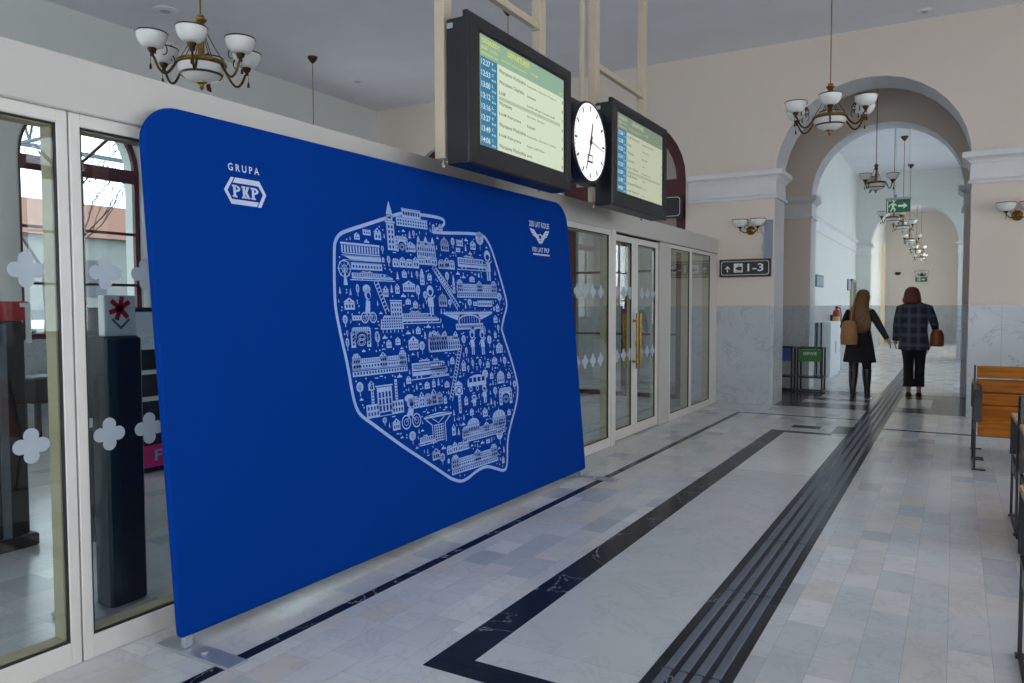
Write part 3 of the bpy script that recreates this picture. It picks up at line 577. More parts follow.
def icon(kind, u, v, w, h):
    x0, x1, y1 = u-w/2, u+w/2, v+h
    if kind == 'house':
        body(x0+w*.08, x1-w*.08, v, v+h*.58, ny=max(1, round(h*.58/.03))); gable(x0, x1, v+h*.6, h*.4)
    elif kind == 'block':
        body(x0, x1, v, y1-h*.12); rct(lp, x0-.004, x1+.004, y1-h*.08, y1)
    elif kind == 'row':
        n = max(2, round(w/.06))
        for i in range(n):
            a = x0+w*i/n; b = x0+w*(i+1)/n; k = (.5, .62, .55, .7)[i % 4]
            body(a+.002, b-.002, v, v+h*k, nx=2); (gable if i % 2 else hip)(a+.002, b-.002, v+h*k+.003, h*(.3 if i % 2 else .2))
    elif kind == 'palace':
        body(x0, x1, v, v+h*.52, arch=True); hip(x0, x1, v+h*.54, h*.2)
        for f, s in ((.12, .16), (.5, .2), (.88, .16)):
            c = x0+w*f; body(c-w*s/2, c+w*s/2, v+h*.5, v+h*.78, nx=2); gable(c-w*s/2, c+w*s/2, v+h*.79, h*.21)
    elif kind == 'station':
        body(x0, x1, v, v+h*.22, arch=True); rct(lp, x0, x1, v+h*.26, v+h*.29); body(x0, x1, v+h*.31, v+h*.55); hip(x0, x1, v+h*.58, h*.2)
        for f in (.08, .55, .92):
            c = x0+w*f; s = w*.07; body(c-s, c+s, v+h*.3, v+h*.78, nx=3); (hip if f != .55 else gable)(c-s, c+s, v+h*.8, h*.2)
    elif kind == 'dome':
        body(x0+w*.08, x1-w*.08, v, v+h*.42, arch=True); rct(lp, x0, x1, v+h*.44, v+h*.48)
        poly(lp, [(u+w*.42*math.cos(math.pi*i/10), v+h*.5+h*.38*math.sin(math.pi*i/10)) for i in range(11)])
        for k in (-.2, 0, .2): rct(dp, u+w*k-.002, u+w*k+.002, v+h*.54, v+h*.76, D2)
        rct(lp, u-.003, u+.003, v+h*.86, y1)
    elif kind == 'tower':
        body(x0+w*.1, x1-w*.1, v, v+h*.55, nx=2); rct(lp, x0, x1, v+h*.56, v+h*.6); body(x0+w*.2, x1-w*.2, v+h*.61, v+h*.72, nx=1)
        poly(lp, [(x0+w*.15, v+h*.73), (x1-w*.15, v+h*.73), (u+.002, y1), (u-.002, y1)])
    elif kind == 'clocktower':
        rct(lp, u-w*.14, u+w*.14, v, v+h*.55); wins(u-w*.1, u+w*.1, v+.01, v+h*.5, 1, 4); rct(lp, u-w*.4, u+w*.4, v+h*.56, v+h*.84); disc(dp, u, v+h*.7, w*.3, h*.11, d=D2); disc(lp, u, v+h*.7, w*.22, h*.08, d=.003)
        gable(u-w*.5, u+w*.5, v+h*.86, h*.14, False)
    elif kind == 'arch':
        rct(lp, x0, x1, v, v+h*.8); hip(x0, x1, v+h*.82, h*.18)
        poly(dp, [(u-w*.28, v)]+[(u-w*.28*math.cos(math.pi*i/8), v+h*.4+h*.26*math.sin(math.pi*i/8)) for i in range(9)]+[(u+w*.28, v)], D2)
        for r in (.2, .12): ringp(lp, u, v+h*.3, w*r, .004, h*r, d=.003)
        wins(x0+.004, x0+w*.2, v+h*.1, v+h*.75, 1, 3); wins(x1-w*.2, x1-.004, v+h*.1, v+h*.75, 1, 3)
    elif kind == 'archtall':
        rct(lp, x0, x1, v+h*.86, v+h*.92); poly(lp, [(x0, v+h*.94), (x1, v+h*.94), (u+w*.06, y1), (u-w*.06, y1)])
        stroke(lp, [(x0+w*.06, v+h*.84), (u-w*.23, v+h*.62), (u-w*.23, v)], .009); stroke(lp, [(x1-w*.06, v+h*.84), (u+w*.23, v+h*.62), (u+w*.23, v)], .009); stroke(lp, [(u-w*.22, v+h*.84), (u, v+h*.66), (u+w*.22, v+h*.84)], .006)
        rct(lp, u-w*.17, u+w*.17, v+h*.06, v+h*.62); wins(u-w*.165, u+w*.165, v+h*.08, v+h*.6, 4, 6, .6, .75)
    elif kind == 'grid':
        poly(lp, [(x0, v+h*.2), (x1, v+h*.2), (x1-w*.04, v+h*.75), (x1-w*.2, v+h*.97), (x0+w*.2, y1), (x0+w*.04, v+h*.75)]); wins(x0+w*.06, x1-w*.06, v+h*.26, v+h*.9, 9, 4, .6, .6)
        for i in range(6): rct(lp, x0+w*(.08+.16*i), x0+w*(.11+.16*i), v, v+h*.17)
    elif kind in ('modern', 'slab'):
        rct(lp, x0, x1, v+h*.8, y1); rct(lp, x0+w*.03, x1, v, v+h*.1)
        if kind == 'slab': poly(lp, [(x0, y1), (x1, y1), (x1, v), (x0+w*.2, v+h*.2)])
        else:
            for i in range(14): rct(lp, x0+w*(i+.2)/14, x0+w*(i+.75)/14, v+h*.14, v+h*.74)
    elif kind == 'factory':
        body(x0, u-w*.16, v, v+h*.38, ny=2); body(u+w*.16, x1, v, v+h*.38, ny=2); rct(lp, u-w*.2, u+w*.2, v+h*.1, v+h*.82); wins(u-w*.18, u+w*.18, v+h*.12, v+h*.7, 4, 3, .55, .85); rct(lp, u-w*.23, u+w*.23, v+h*.84, v+h*.88)
        for k in (-.32, .32): rct(lp, u+w*k-w*.035, u+w*k+w*.035, v+h*.4, y1); wins(u+w*k-w*.03, u+w*k+w*.03, v+h*.42, y1-.01, 1, 6, .6, .4)
        stroke(lp, [(x0, v+.001), (x1, v+.001)], .004)
    elif kind == 'train':
        poly(lp, [(x0, v+h*.16), (x1-w*.02, v+h*.16), (x1, v+h*.3), (x1-w*.16, v+h*.72), (x1-w*.24, v+h*.8), (x0, v+h*.8)])
        rct(dp, x0+w*.04, x1-w*.24, v+h*.5, v+h*.7, D2)
        n = max(4, int(w/.03))
        for i in range(n): rct(lp, x0+w*.06+(w*.66)*i/n, x0+w*.06+(w*.66)*(i+.6)/n, v+h*.53, v+h*.67, .003)
        rct(dp, x0+w*.02, x1-w*.06, v+h*.36, v+h*.41, D2); poly(dp, [(x1-w*.2, v+h*.48), (x1-w*.07, v+h*.48), (x1-w*.17, v+h*.68), (x1-w*.2, v+h*.68)], D2)
        stroke(lp, [(x0-w*.04, v), (x1+w*.04, v)], .006); rct(lp, x0+w*.2, x0+w*.5, v+h*.86, v+h*.92); stroke(lp, [(x0+w*.25, y1), (x0+w*.35, v+h*.9), (x0+w*.45, y1)], .005)
        for f in (.12, .24, .66, .78): disc(lp, x0+w*f, v+h*.09, h*.06, n=8)
    elif kind == 'carriage':
        poly(lp, [(x0+w*.1, v+h*.3)]+[(u-w*.4*math.cos(math.pi*i/8), v+h*.6+h*.34*math.sin(math.pi*i/8)) for i in range(9)]+[(x1-w*.1, v+h*.3)])
        wins(x0+w*.14, x1-w*.14, v+h*.5, v+h*.82, 4, 1, .7, .8)
        for f in (.22, .5, .78): ringp(lp, x0+w*f, v+h*.16, h*.12, .007)
    elif kind == 'bridge':
        rct(lp, x0, x1, v+h*.82, v+h*.93); n = 30
        for i in range(n): rct(lp, x0+w*(i+.3)/n, x0+w*(i+.6)/n, v+h*.93, y1)
        ringp(lp, u, v+h*.44, w*.22, .010, h*.34); poly(lp, [(x0+w*.02, v+h*.8), (x0+w*.3, v+h*.8), (x0+w*.26, v+h*.5)]); poly(lp, [(x1-w*.02, v+h*.8), (x1-w*.3, v+h*.8), (x1-w*.26, v+h*.5)])
        for i in range(9): x = u-w*.2+w*.4*i/8; stroke(lp, [(x, v+h*.36), (x, v+h*.8)], .004)
        body(u-w*.28, u+w*.28, v, v+h*.32, ny=1)
    elif kind == 'wheel':
        r = min(w, h*.7)*.48; cy = y1-r; ringp(lp, u, cy, r, .007); ringp(lp, u, cy, r*.45, .005)
        for i in range(8): a = math.pi*i/4; stroke(lp, [(u, cy), (u+r*math.cos(a), cy+r*math.sin(a))], .003); disc(lp, u+r*math.cos(a), cy+r*math.sin(a), r*.16, n=8)
        poly(lp, [(u-r*.35, v), (u+r*.35, v), (u+.003, cy), (u-.003, cy)])
    elif kind == 'bike':
        r = w*.22
        for k in (-1, 1): ringp(lp, u+k*w*.27, v+r, r, .008); ringp(lp, u+k*w*.27, v+r, r*.5, .004)
        stroke(lp, [(u-w*.27, v+r), (u-w*.05, v+r*2.1), (u+w*.27, v+r)], .007); poly(lp, [(u-w*.22, v+r*2), (u+w*.1, v+r*1.8), (u+w*.16, v+h*.56), (u-w*.1, v+h*.6)])
        disc(lp, u+w*.02, v+h*.74, w*.2, h*.15); disc(dp, u+w*.06, v+h*.70, w*.11, h*.08, d=D2); disc(lp, u-w*.02, v+h*.88, w*.26, h*.12)
    elif kind == 'figure':
        disc(lp, u, y1-h*.2, w*.3, h*.19); disc(dp, u, y1-h*.24, w*.17, h*.09, d=D2); poly(lp, [(u-w*.26, v+h*.3), (u+w*.26, v+h*.3), (u+w*.2, v+h*.6), (u-w*.2, v+h*.6)])
        rct(lp, u-w*.16, u-w*.03, v, v+h*.3); rct(lp, u+w*.05, u+w*.18, v, v+h*.3); stroke(lp, [(u-w*.2, v+h*.56), (u-w*.42, v+h*.4)], .008); stroke(lp, [(u+w*.2, v+h*.56), (u+w*.42, v+h*.66)], .008)
    elif kind == 'tree':
        rct(lp, u-.003, u+.003, v, v+h*.4); disc(lp, u, v+h*.64, w*.42, h*.36, 14); stroke(dp, [(u, v+h*.35), (u, v+h*.82)], .003, D2)
        for k in (.5, .66): stroke(dp, [(u-w*.2, v+h*(k+.1)), (u, v+h*k), (u+w*.2, v+h*(k+.1))], .003, D2)
    elif kind == 'fir':
        rct(lp, u-.002, u+.002, v, v+h*.3)
        for k in (.15, .4, .62): poly(lp, [(u-w*.4*(1.1-k), v+h*k), (u+w*.4*(1.1-k), v+h*k), (u, v+h*min(1, k+.42))])
    elif kind == 'cloud':
        poly(lp, [(x0, v), (x1, v), (x1-w*.1, v+h*.4), (x1-w*.35, v+h*.45), (u, y1), (x0+w*.3, v+h*.5), (x0+w*.12, v+h*.4)])
    elif kind == 'dash': rct(lp, x0, x1, v, v+.006)
    elif kind == 'dot': disc(lp, u, v, .006, n=6)
rects = []
for (k, u, v, w, h) in MAP_ICONS: icon(k, u, v, w, h); rects.append((u-w/2-.005, u+w/2+.005, v-.006, v+h+.006))
for (a, b, c, d) in MAP_TRACKS:
    t = Vector((c-a, d-b)).normalized(); n = Vector((-t.y, t.x))*.016; L = math.hypot(c-a, d-b)
    for s in (-1, 1): stroke(lp, [(a+n.x*s, b+n.y*s), (c+n.x*s, d+n.y*s)], .007)
    q = int(L/.022)
    for i in range(q): f = i/q; x, y = a+(c-a)*f, b+(d-b)*f; stroke(lp, [(x+n.x, y+n.y), (x-n.x, y-n.y)], .006)
    for i in range(8): x, y = a+(c-a)*i/7, b+(d-b)*i/7; rects.append((x-.03, x+.03, y-.03, y+.03))
def inside(x, y, pts=MAP_OUT):
    r = False
    for (a, b), (c, d) in zip(pts, pts[1:]+pts[:1]):
        if (b > y) != (d > y) and x < (c-a)*(y-b)/(d-b)+a: r = not r
    return r
rg = random.Random(11); small = [('house', .055, .05), ('tree', .038, .066), ('fir', .04, .058), ('house', .04, .055), ('cloud', .05, .026), ('fir', .03, .045), ('block', .05, .03), ('tree', .03, .05), ('cloud', .032, .018), ('fir', .022, .034), ('dash', .03, .006), ('dot', .012, .012), ('house', .028, .034), ('tree', .02, .036), ('fir', .015, .024), ('dot', .009, .009)]
for ki, tries in enumerate((700, 900, 900, 900, 600, 1100, 600, 900, 900, 2000, 500, 1200, 1600, 1800, 2500, 2500)):
    k, w, h = small[ki]
    for _ in range(tries):
        u = rg.uniform(1.1, 2.98); v = rg.uniform(.27, 2.03)
        if not all(inside(u+a*(w/2+.02), v+b) for a in (-1, 1) for b in (-.02, h+.02)): continue
        if any(u+w/2 > r[0] and u-w/2 < r[1] and v+h > r[2] and v < r[3] for r in rects): continue
        icon(k, u, v, w, h); rects.append((u-w/2-.005, u+w/2+.005, v-.004, v+h+.004))
mp_ = lp.build('map_print', 'print', bp); dp.build('map_detail', 'printblue', mp_)
# emblem and writing, upper left
lg = MB(); write(lg, 'G R U P A', PF(.0012), .437, 2.107, .05, width=.187, h=.036)
P = lambda l: [(x, y) for x, y in l]
for pl in ([(.404, 2.010), (.449, 2.076), (.468, 2.076), (.424, 2.010), (.461, 1.945), (.442, 1.945)],
           [(.474, 2.076), (.620, 2.076), (.659, 2.010), (.621, 1.944), (.600, 1.944), (.638, 2.010), (.612, 2.050), (.458, 2.050)],
           [(.452, 1.945), (.594, 1.945), (.608, 1.969), (.442, 1.969)]): lg.add([PF(.0012)(p) for p in pl], [tuple(range(len(pl)))])
for i, chh in enumerate('PKP'):
    x = .452+i*.0555; y = 1.979; w = .046; h = .060; st = .015
    rr = lambda a, b, c, d: lg.add([PF(.0012)(p) for p in ((a, c), (b, c), (b, d), (a, d))], [(0, 1, 2, 3)])
    rr(x+.006, x+.006+st, y, y+h); rr(x, x+.028, y, y+.009); rr(x, x+.024, y+h-.009, y+h)
    if chh == 'P':
        n = 8; o = [(x+.019+.029*math.sin(math.pi*j/n), y+h*.72+h*.28*math.cos(math.pi*j/n)) for j in range(n+1)]; q = [(x+.019+.014*math.sin(math.pi*j/n), y+h*.72+h*.15*math.cos(math.pi*j/n)) for j in range(n+1)]
        for j in range(n): lg.add([PF(.0012)(p) for p in (o[j], o[j+1], q[j+1], q[j])], [(0, 1, 2, 3)])
    else:
        for (a, b, c, d) in ((x+.015, y+h*.40, x+.040, y+h), (x+.018, y+h*.52, x+.042, y)):
            lg.add([PF(.0012)(p) for p in ((a, b), (a+.016, b), (c+.008, d), (c-.008, d))], [(0, 1, 2, 3)])
        rr(x+.028, x+.048, y+h-.006, y+h); rr(x+.032, x+.05, y, y+.006)
lg.build('company_emblem', 'printwhite', bp)
an = MB(); write(an, '200 LAT KOLEI', PF(.0012), 3.345, 2.096, .05, width=.336, h=.046); write(an, '100 LAT PKP', PF(.0012), 3.367, 1.891, .05, width=.290, h=.040)
rr = lambda a, b, c, d: an.add([PF(.0012)(p) for p in ((a, c), (b, c), (b, d), (a, d))], [(0, 1, 2, 3)])
rr(3.374, 3.655, 1.866, 1.878)
for s in (-1, 1):
    for (xo, yo, xm, ym, xi, yi, th) in ((.166, 2.073, .095, 2.066, .014, 1.992, .013), (.150, 2.052, .090, 2.044, .014, 1.973, .012), (.128, 2.031, .080, 2.022, .016, 1.996-.035, .010)):   # feathers
        up = [(3.514+s*xo, yo+th*.6), (3.514+s*xm, ym+th*.6), (3.514+s*xi, yi+th)]; dn = [(3.514+s*xi, yi-th*.4), (3.514+s*(xm-.004), ym-th*.9), (3.514+s*(xo-.012), yo-th*.7)]
        pl = up+dn; an.add([PF(.0012)(p) for p in pl], [tuple(range(len(pl)))])
    for k in range(3):
        x = .035+.03*k; pl = [(3.514+s*x, 2.036-.0*k+.010*k), (3.514+s*(x+.012), 2.036+.010*k), (3.514+s*(x+.02), 2.024+.012*k), (3.514+s*(x+.006), 2.02+.008*k)]; an.add([PF(.0012)(p) for p in pl], [tuple(range(4))])
n = 16
an.add([PF(.0012)((3.514+q*math.cos(2*math.pi*i/n), 2.018+q*.72*math.sin(2*math.pi*i/n))) for q in (.036, .022) for i in range(n)], [(i, (i+1) % n, n+(i+1) % n, n+i) for i in range(n)])
pl = [(3.514-.022, 1.985), (3.514+.022, 1.985), (3.514, 1.962)]; an.add([PF(.0012)(p) for p in pl], [(0, 1, 2)])
an.build('anniversary_emblem', 'printwhite', bp)

# ------------------------------------------------------------------ hanging frame, departure boards and clock
gan = thing('hanging_frame', 'cream steel posts and crossbars hanging from the ceiling and carrying the departure boards', 'frame', (-2.82, 5.8, 5.35))
gx, gy, gz = -2.82, 5.8, 5.35
for (y0, y1, a, b) in ((3.962, 4.05, -2.86, -2.785), (5.245, 5.335, -2.86, -2.785), (6.28, 6.37, -2.86, -2.785), (7.48, 7.575, -2.86, -2.785), (6.085, 6.125, -2.855, -2.82)):
    p = MB(); zb = 2.43 if a == -2.86 else 2.9
    p.box(a-gx, b-gx, y0-gy, y1-gy, zb-gz, 0, bev=.004); p.box(a-gx-.04, b-gx+.04, y0-gy-.04, y1-gy+.04, -.012, 0)
    if zb < 2.5: p.lathe([(.008, 0), (.012, .006), (.012, .02), (.006, .024), (.006, .05)], ((a+b)/2-gx, (y0+y1)/2-gy, zb-gz-.05), 10)
    p.build('post', 'post', gan)
for (y0, y1) in ((4.05, 5.245), (6.37, 7.48)):
    p = MB(); p.box(-2.85-gx, -2.80-gx, y0-gy-.002, y1-gy+.002, 3.62-gz, 3.675-gz, bev=.004)
    for y in (y0, y1): p.box(-2.855-gx, -2.782-gx, y-gy-.03, y-gy+.03, 3.61-gz, 3.618-gz)
    p.build('crossbar', 'post', gan)
def emis(name, col, s):
    m = mat(name, (.01, .01, .01), .4, noise=.02, nscale=50); b = m.node_tree.nodes['Principled BSDF']; b.inputs['Emission Color'].default_value = (*col, 1); b.inputs['Emission Strength'].default_value = s*1.25; return m
M['scr_pale'] = emis('lit_pale_green_screen', s2l(222, 236, 206), .82); M['scr_head'] = emis('lit_green_grey_header', s2l(150, 186, 160), .8)
M['scr_blue'] = emis('lit_teal_column', s2l(44, 128, 164), .8); M['scr_yellow'] = emis('lit_yellow_letters', s2l(226, 220, 40), .9)
M['scr_white'] = emis('lit_white_letters', s2l(224, 238, 240), .85); M['scr_text'] = emis('grey_screen_letters', s2l(118, 130, 116), .6); M['scr_green'] = emis('lit_green_bar', s2l(160, 190, 150), .7)
M['scr_head2'] = emis('lit_dull_green_header', s2l(136, 156, 132), .7); M['scr_pale2'] = emis('lit_dull_cream_screen', s2l(204, 212, 182), .75)
def board(Y0, label, rows, head, yellow, hl):
    X0, Z0 = -2.6, 2.385; t = thing('departure_board', label, 'departure board', (X0, Y0, Z0), 0, None)
    c = MB(); Wd, Hd = 1.45, .925
    c.box(-.17, -.03, .012, Wd-.012, .0, Hd-.03, bev=.006); c.box(-.184, -.17, .2, Wd-.2, .1, Hd-.1)
    # bezel with chamfered opening
    sx0, sx1, sz0, sz1 = .16, 1.34, .14, .83
    def rg_(a, b, c_, d, x): return [(x, a, c_), (x, b, c_), (x, b, d), (x, a, d)]
    c.rings([rg_(0, Wd, 0, Hd, -.04), rg_(0, Wd, 0, Hd, -.008), rg_(.012, Wd-.012, .012, Hd-.012, 0), rg_(.055, Wd-.055, .055, Hd-.055, -.004), rg_(sx0-.02, sx1+.02, sz0-.02, sz1+.02, -.012), rg_(sx0-.02, sx1+.02, sz0-.02, sz1+.02, -.035)], caps=False)
    c.build('casing', 'bezel', t)
    l = MB(); l.box(-.165, -.12, .008, .012, Hd-.09, Hd-.058); l.build('type_plate', 'silver', t)
    F = lambda d: (lambda p: (d, p[0], p[1]))
    pale, hd = ('scr_pale', 'scr_head') if yellow else ('scr_pale2', 'scr_head2')
    s = MB(); s.add([F(-.018)(p) for p in ((sx0-.03, sz0-.03), (sx1+.03, sz0-.03), (sx1+.03, sz1+.03), (sx0-.03, sz1+.03))], [(0, 1, 2, 3)]); s.build('black_surround', 'blacksoft', t)
    s = MB(); s.box(-.024, -.016, sx0, sx1, sz0, sz1); scr = s.build('screen', pale, t)
    hz = sz1-.135; xb = sx0+.205
    s = MB(); s.box(-.017, -.0150, sx0, sx1, hz, sz1); s.build('header', hd, scr)
    s = MB(); s.box(-.017, -.0148, sx0, xb, sz0, hz); s.build('time_column', 'scr_blue', scr)
    tx = F(-.0142); a = MB(); b = MB(); n = len(rows); hrow = (hz-sz0)/n; d = MB()
    for (q, x, z, w, h) in (('ODJAZDY', sx0+.02, sz1-.055, .22, .038), ('DEPARTURES', sx0+.34, sz1-.055, .30, .038), ('czas', sx0+.01, sz1-.085, .08, .018), ('poci\u0105g', sx0+.12, sz1-.085, .09, .018), ('kierunek / stacje po\u015brednie', sx0+.26, sz1-.105, .34, .018), ('uwagi', sx0+.66, sz1-.09, .11, .018), ('peron', sx1-.07, sz1-.12, .045, .014), ('destination / via', sx0+.01, sz1-.118, .2, .016)):
        a = MB(); write(a, q, tx, x, z, .03, width=w, h=h); a.build('header_writing', 'scr_yellow' if yellow else 'scr_pale2', scr)
    for i, (tm, ty, ds, via, pf) in enumerate(rows):
        z = hz-hrow*(i+.72)
        b = MB(); write(b, tm, tx, sx0+.012, z, .05, width=.105, h=.036); b.build('time_writing', 'scr_white', scr)
        b = MB(); write(b, ty, tx, sx0+.14, z+.018, .026, h=.02, width=.016); b.build('train_code', 'scr_white', scr); b = MB(); write(b, str(10*(i+3)+1) + '0', tx, sx0+.135, z-.012, .02, width=.05); b.build('train_code', 'scr_white', scr)
        d = MB(); write(d, ds, tx, xb+.02, z, .034, width=min(.36, .021*len(ds)), h=.026); d.build('destination_writing', 'scr_text', scr)
        d = MB(); write(d, via, tx, xb+.40, z-.004, .026, width=min(.5, .0145*len(via)), h=.02); d.build('route_writing', 'scr_text', scr); d = MB(); write(d, pf, tx, sx1-.03, z, .03, h=.024, width=.012); d.build('platform_number', 'scr_text', scr)
    d = MB()
    for i in range(3): d.add([F(-.0146)(p) for p in ((xb+.02, hz-hrow*hl-.004*i*2), (sx1-.06, hz-hrow*hl-.004*i*2), (sx1-.06, hz-hrow*hl-.004*i*2-.003), (xb+.02, hz-hrow*hl-.004*i*2-.003))], [(0, 1, 2, 3)])
    d.build('divider_lines', 'scr_text', scr)
    return t
R1 = [('12:27', 'R', 'Warszawa Wschodnia', 'Radziwi\u0142\u0142\u00f3w, \u017byrard\u00f3w, Pruszk\u00f3w', '1'), ('12:53', 'C', 'Warszawa Gda\u0144ska', 'Sochaczew', '1'), ('13:00', 'L', '\u0141\u00f3d\u017a', '\u0141owicz, Mrogi, Koluszki, \u0141\u00f3d\u017a', '2'), ('13:12', 'C', 'Warszawa', '\u017byrard\u00f3w, Grodzisk', '1'),
      ('13:16', 'L', '\u0141\u00f3d\u017a Fabryczna', 'Koluszki', '3'), ('13:27', 'R', 'Warszawa Wschodnia', 'Radziwi\u0142\u0142\u00f3w, \u017byrard\u00f3w, Pruszk\u00f3w', '1'), ('13:49', 'C', '\u0141\u00f3d\u017a Fabryczna', 'Rog\u00f3w, \u0141\u00f3d\u017a Widzew', '3'), ('14:06', 'C', 'Warszawa Wschodnia', 'peron', '1')]
R2 = [('12:36', 'L', '\u0141\u00f3d\u017a Fabryczna', 'Koluszki, \u0141\u00f3d\u017a Widzew', '3'), ('12:38', 'L', 'Kutno', '\u0141owicz G\u0142\u00f3wny', '2'), ('12:53', 'R', 'Warszawa', 'Mszczon\u00f3w', '1'), ('13:11', 'C', 'Koluszki', 'Rog\u00f3w', '3'), ('13:33', 'R', 'Krak\u00f3w G\u0142\u00f3wny', 'Koluszki, Kielce', '3'), ('13:39', 'L', '\u0141\u00f3d\u017a Kaliska', 'Zgierz', '2'), ('13:42', 'C', 'Warszawa Wschodnia', '\u017byrard\u00f3w', '1'), ('14:06', 'R', '\u0141\u00f3d\u017a Fabryczna', 'Rog\u00f3w', '3')]
board(3.957, 'nearer departure board with bright yellow header, hanging left of the round clock', R1, 0, True, 2.95)
board(6.222, 'farther departure board with dull green header, hanging right of the round clock', R2, 0, False, 4.95)
ck = thing('station_clock', 'round white lit station clock between the two departure boards', 'clock', (-2.6, 5.763, 2.835))
c = MB(); c.lathe([(.30, -.17), (.325, -.16), (.328, -.012), (.322, .0), (.312, .002), (.308, -.006)], n=48, axis='x'); c.box(-.19, -.09, -.335, .335, -.31, .345, bev=.01); c.box(-.23, -.18, -.2, .2, -.06, .06)
c.build('housing', 'bezel', ck)
M['dial'] = emis('lit_white_dial', (1, 1, 1), 1.1)
c = MB(); c.lathe([(.309, -.010), (.309, -.004)], n=48, axis='x'); c.build('dial', 'dial', ck)
c = MB()
for i in range(60):
    a = 2*math.pi*i/60; r0, w = (.245, .009) if i % 5 == 0 else (.275, .004); ca, sa = math.cos(a), math.sin(a)
    pts = [(r0, -w), (.292, -w), (.292, w), (r0, w)]; c.add([(-.003, -(x*math.sin(-a)-y*ca)*1 if False else x*sa+y*ca, x*ca-y*sa) for x, y in pts], [(0, 1, 2, 3)])
c.build('minute_marks', 'signdark', ck); c = MB()
c.box(-.0036, -.003, -.05, .05, -.165, -.15); c.box(-.0036, -.003, -.05, .05, -.11, -.10); c.box(-.0036, -.003, -.05, -.043, -.165, -.1); c.box(-.0036, -.003, .043, .05, -.165, -.1)
c.build('dial_logo', 'signdark', ck)
def hand(name, deg, L, w, back, m, d):
    a = math.radians(deg); ca, sa = math.cos(a), math.sin(a); h = MB(); q = [(-back, -w), (L, -w*.55), (L, w*.55), (-back, w)]
    h.rings([[(d+k, x*sa+y*ca, x*ca-y*sa) for x, y in q] for k in (0, .003)]); h.lathe([(w*1.8, d), (w*1.8, d+.004)], n=14, axis='x'); return h.build(name, m, ck)
hand('hour_hand', 14, .16, .012, .04, 'signdark', .001); hand('minute_hand', 203, .25, .009, .05, 'signdark', .006); hand('second_hand', 100, .24, .004, .04, 'red', .011)

# ------------------------------------------------------------------ chandeliers and wall lamps
def shade_parts(parent, c, r=.10, h=.11, rod=True, up=0.0):
    """upward opal bowl with a brown rim on a brass cup; c is the foot of the bowl"""
    x, y, z = c; s = MB(); prof = []
    for i in range(9): a = i/8*math.pi/2; prof.append((.030+(r-.030)*math.sin(a)**.85, z+h*(1-math.cos(a))**.9))
    inner = [(max(.004, p[0]-.006), p[1]+.004) for p in prof[::-1]]
    s.lathe([(.004, z)]+prof+inner, (x, y, 0), 20); o = s.build('lamp_shade', 'opal', parent, smooth=True)
    t = MB(); t.tube([(x+r*math.cos(2*math.pi*i/24), y+r*math.sin(2*math.pi*i/24), z+h) for i in range(24)], .0055, 6, closed=True); t.build('rim', 'rimbrown', o, smooth=True)
    b = MB(); b.lathe([(.010, z+.05), (.022, z+.03), (.022, z+.06), (.0, z+.065)], (x, y, 0), 10); b.build('bulb', 'white', o, smooth=True)
def arm_parts(parent, ang, r0, R, zc, z0, k=1.0):
    ca, sa = math.cos(ang), math.sin(ang); Q = lambda r, z: (r*ca, r*sa, z); a = MB()
    pts = []
    for i in range(13):
        t = i/12; r = r0+(R-r0)*(t**.9); z = z0-.105*k*math.sin(math.pi*min(1, t*1.05))**.9 if t < .95 else z0-.01
        pts.append(Q(r, z-.015*k+(zc-.03-z0+.015)*max(0, (t-.75)/.25)))
    pts.append(Q(R, zc-.015)); a.tube(pts, .0095*k, 7)
    # leaf scroll curling up from the hub
    sc = []
    for i in range(22):
        t = i/21; th = -.5+t*5.2; rr = .058*k*(1-.62*t); sc.append(Q(r0+.10*k+rr*math.cos(th), z0+.045*k+rr*math.sin(th)*1.25))
    a.tube(sc, [.007*k*(1-.5*i/21) for i in range(22)], 6)
    a.tube([Q(r0+.10*k, z0+.06*k), Q(r0+.12*k, z0+.11*k), Q(r0+.085*k, z0+.15*k), Q(r0+.10*k, z0+.175*k)], [.006*k, .006*k, .005*k, .008*k], 6)
    a.lathe([(.010, zc-.05), (.016, zc-.045), (.013, zc-.03), (.028, zc-.012), (.034, zc+.006), (.030, zc+.012)], Q(R, 0), 14)
    a.tube([Q(R+.012, zc-.05), Q(R+.012, zc-.10)], .002, 5); a.lathe([(.002, zc-.10), (.008, zc-.112), (.011, zc-.14), (.006, zc-.145)], Q(R+.012, 0), 8)
    return a.build('arm', 'darkbrass', parent, smooth=True)
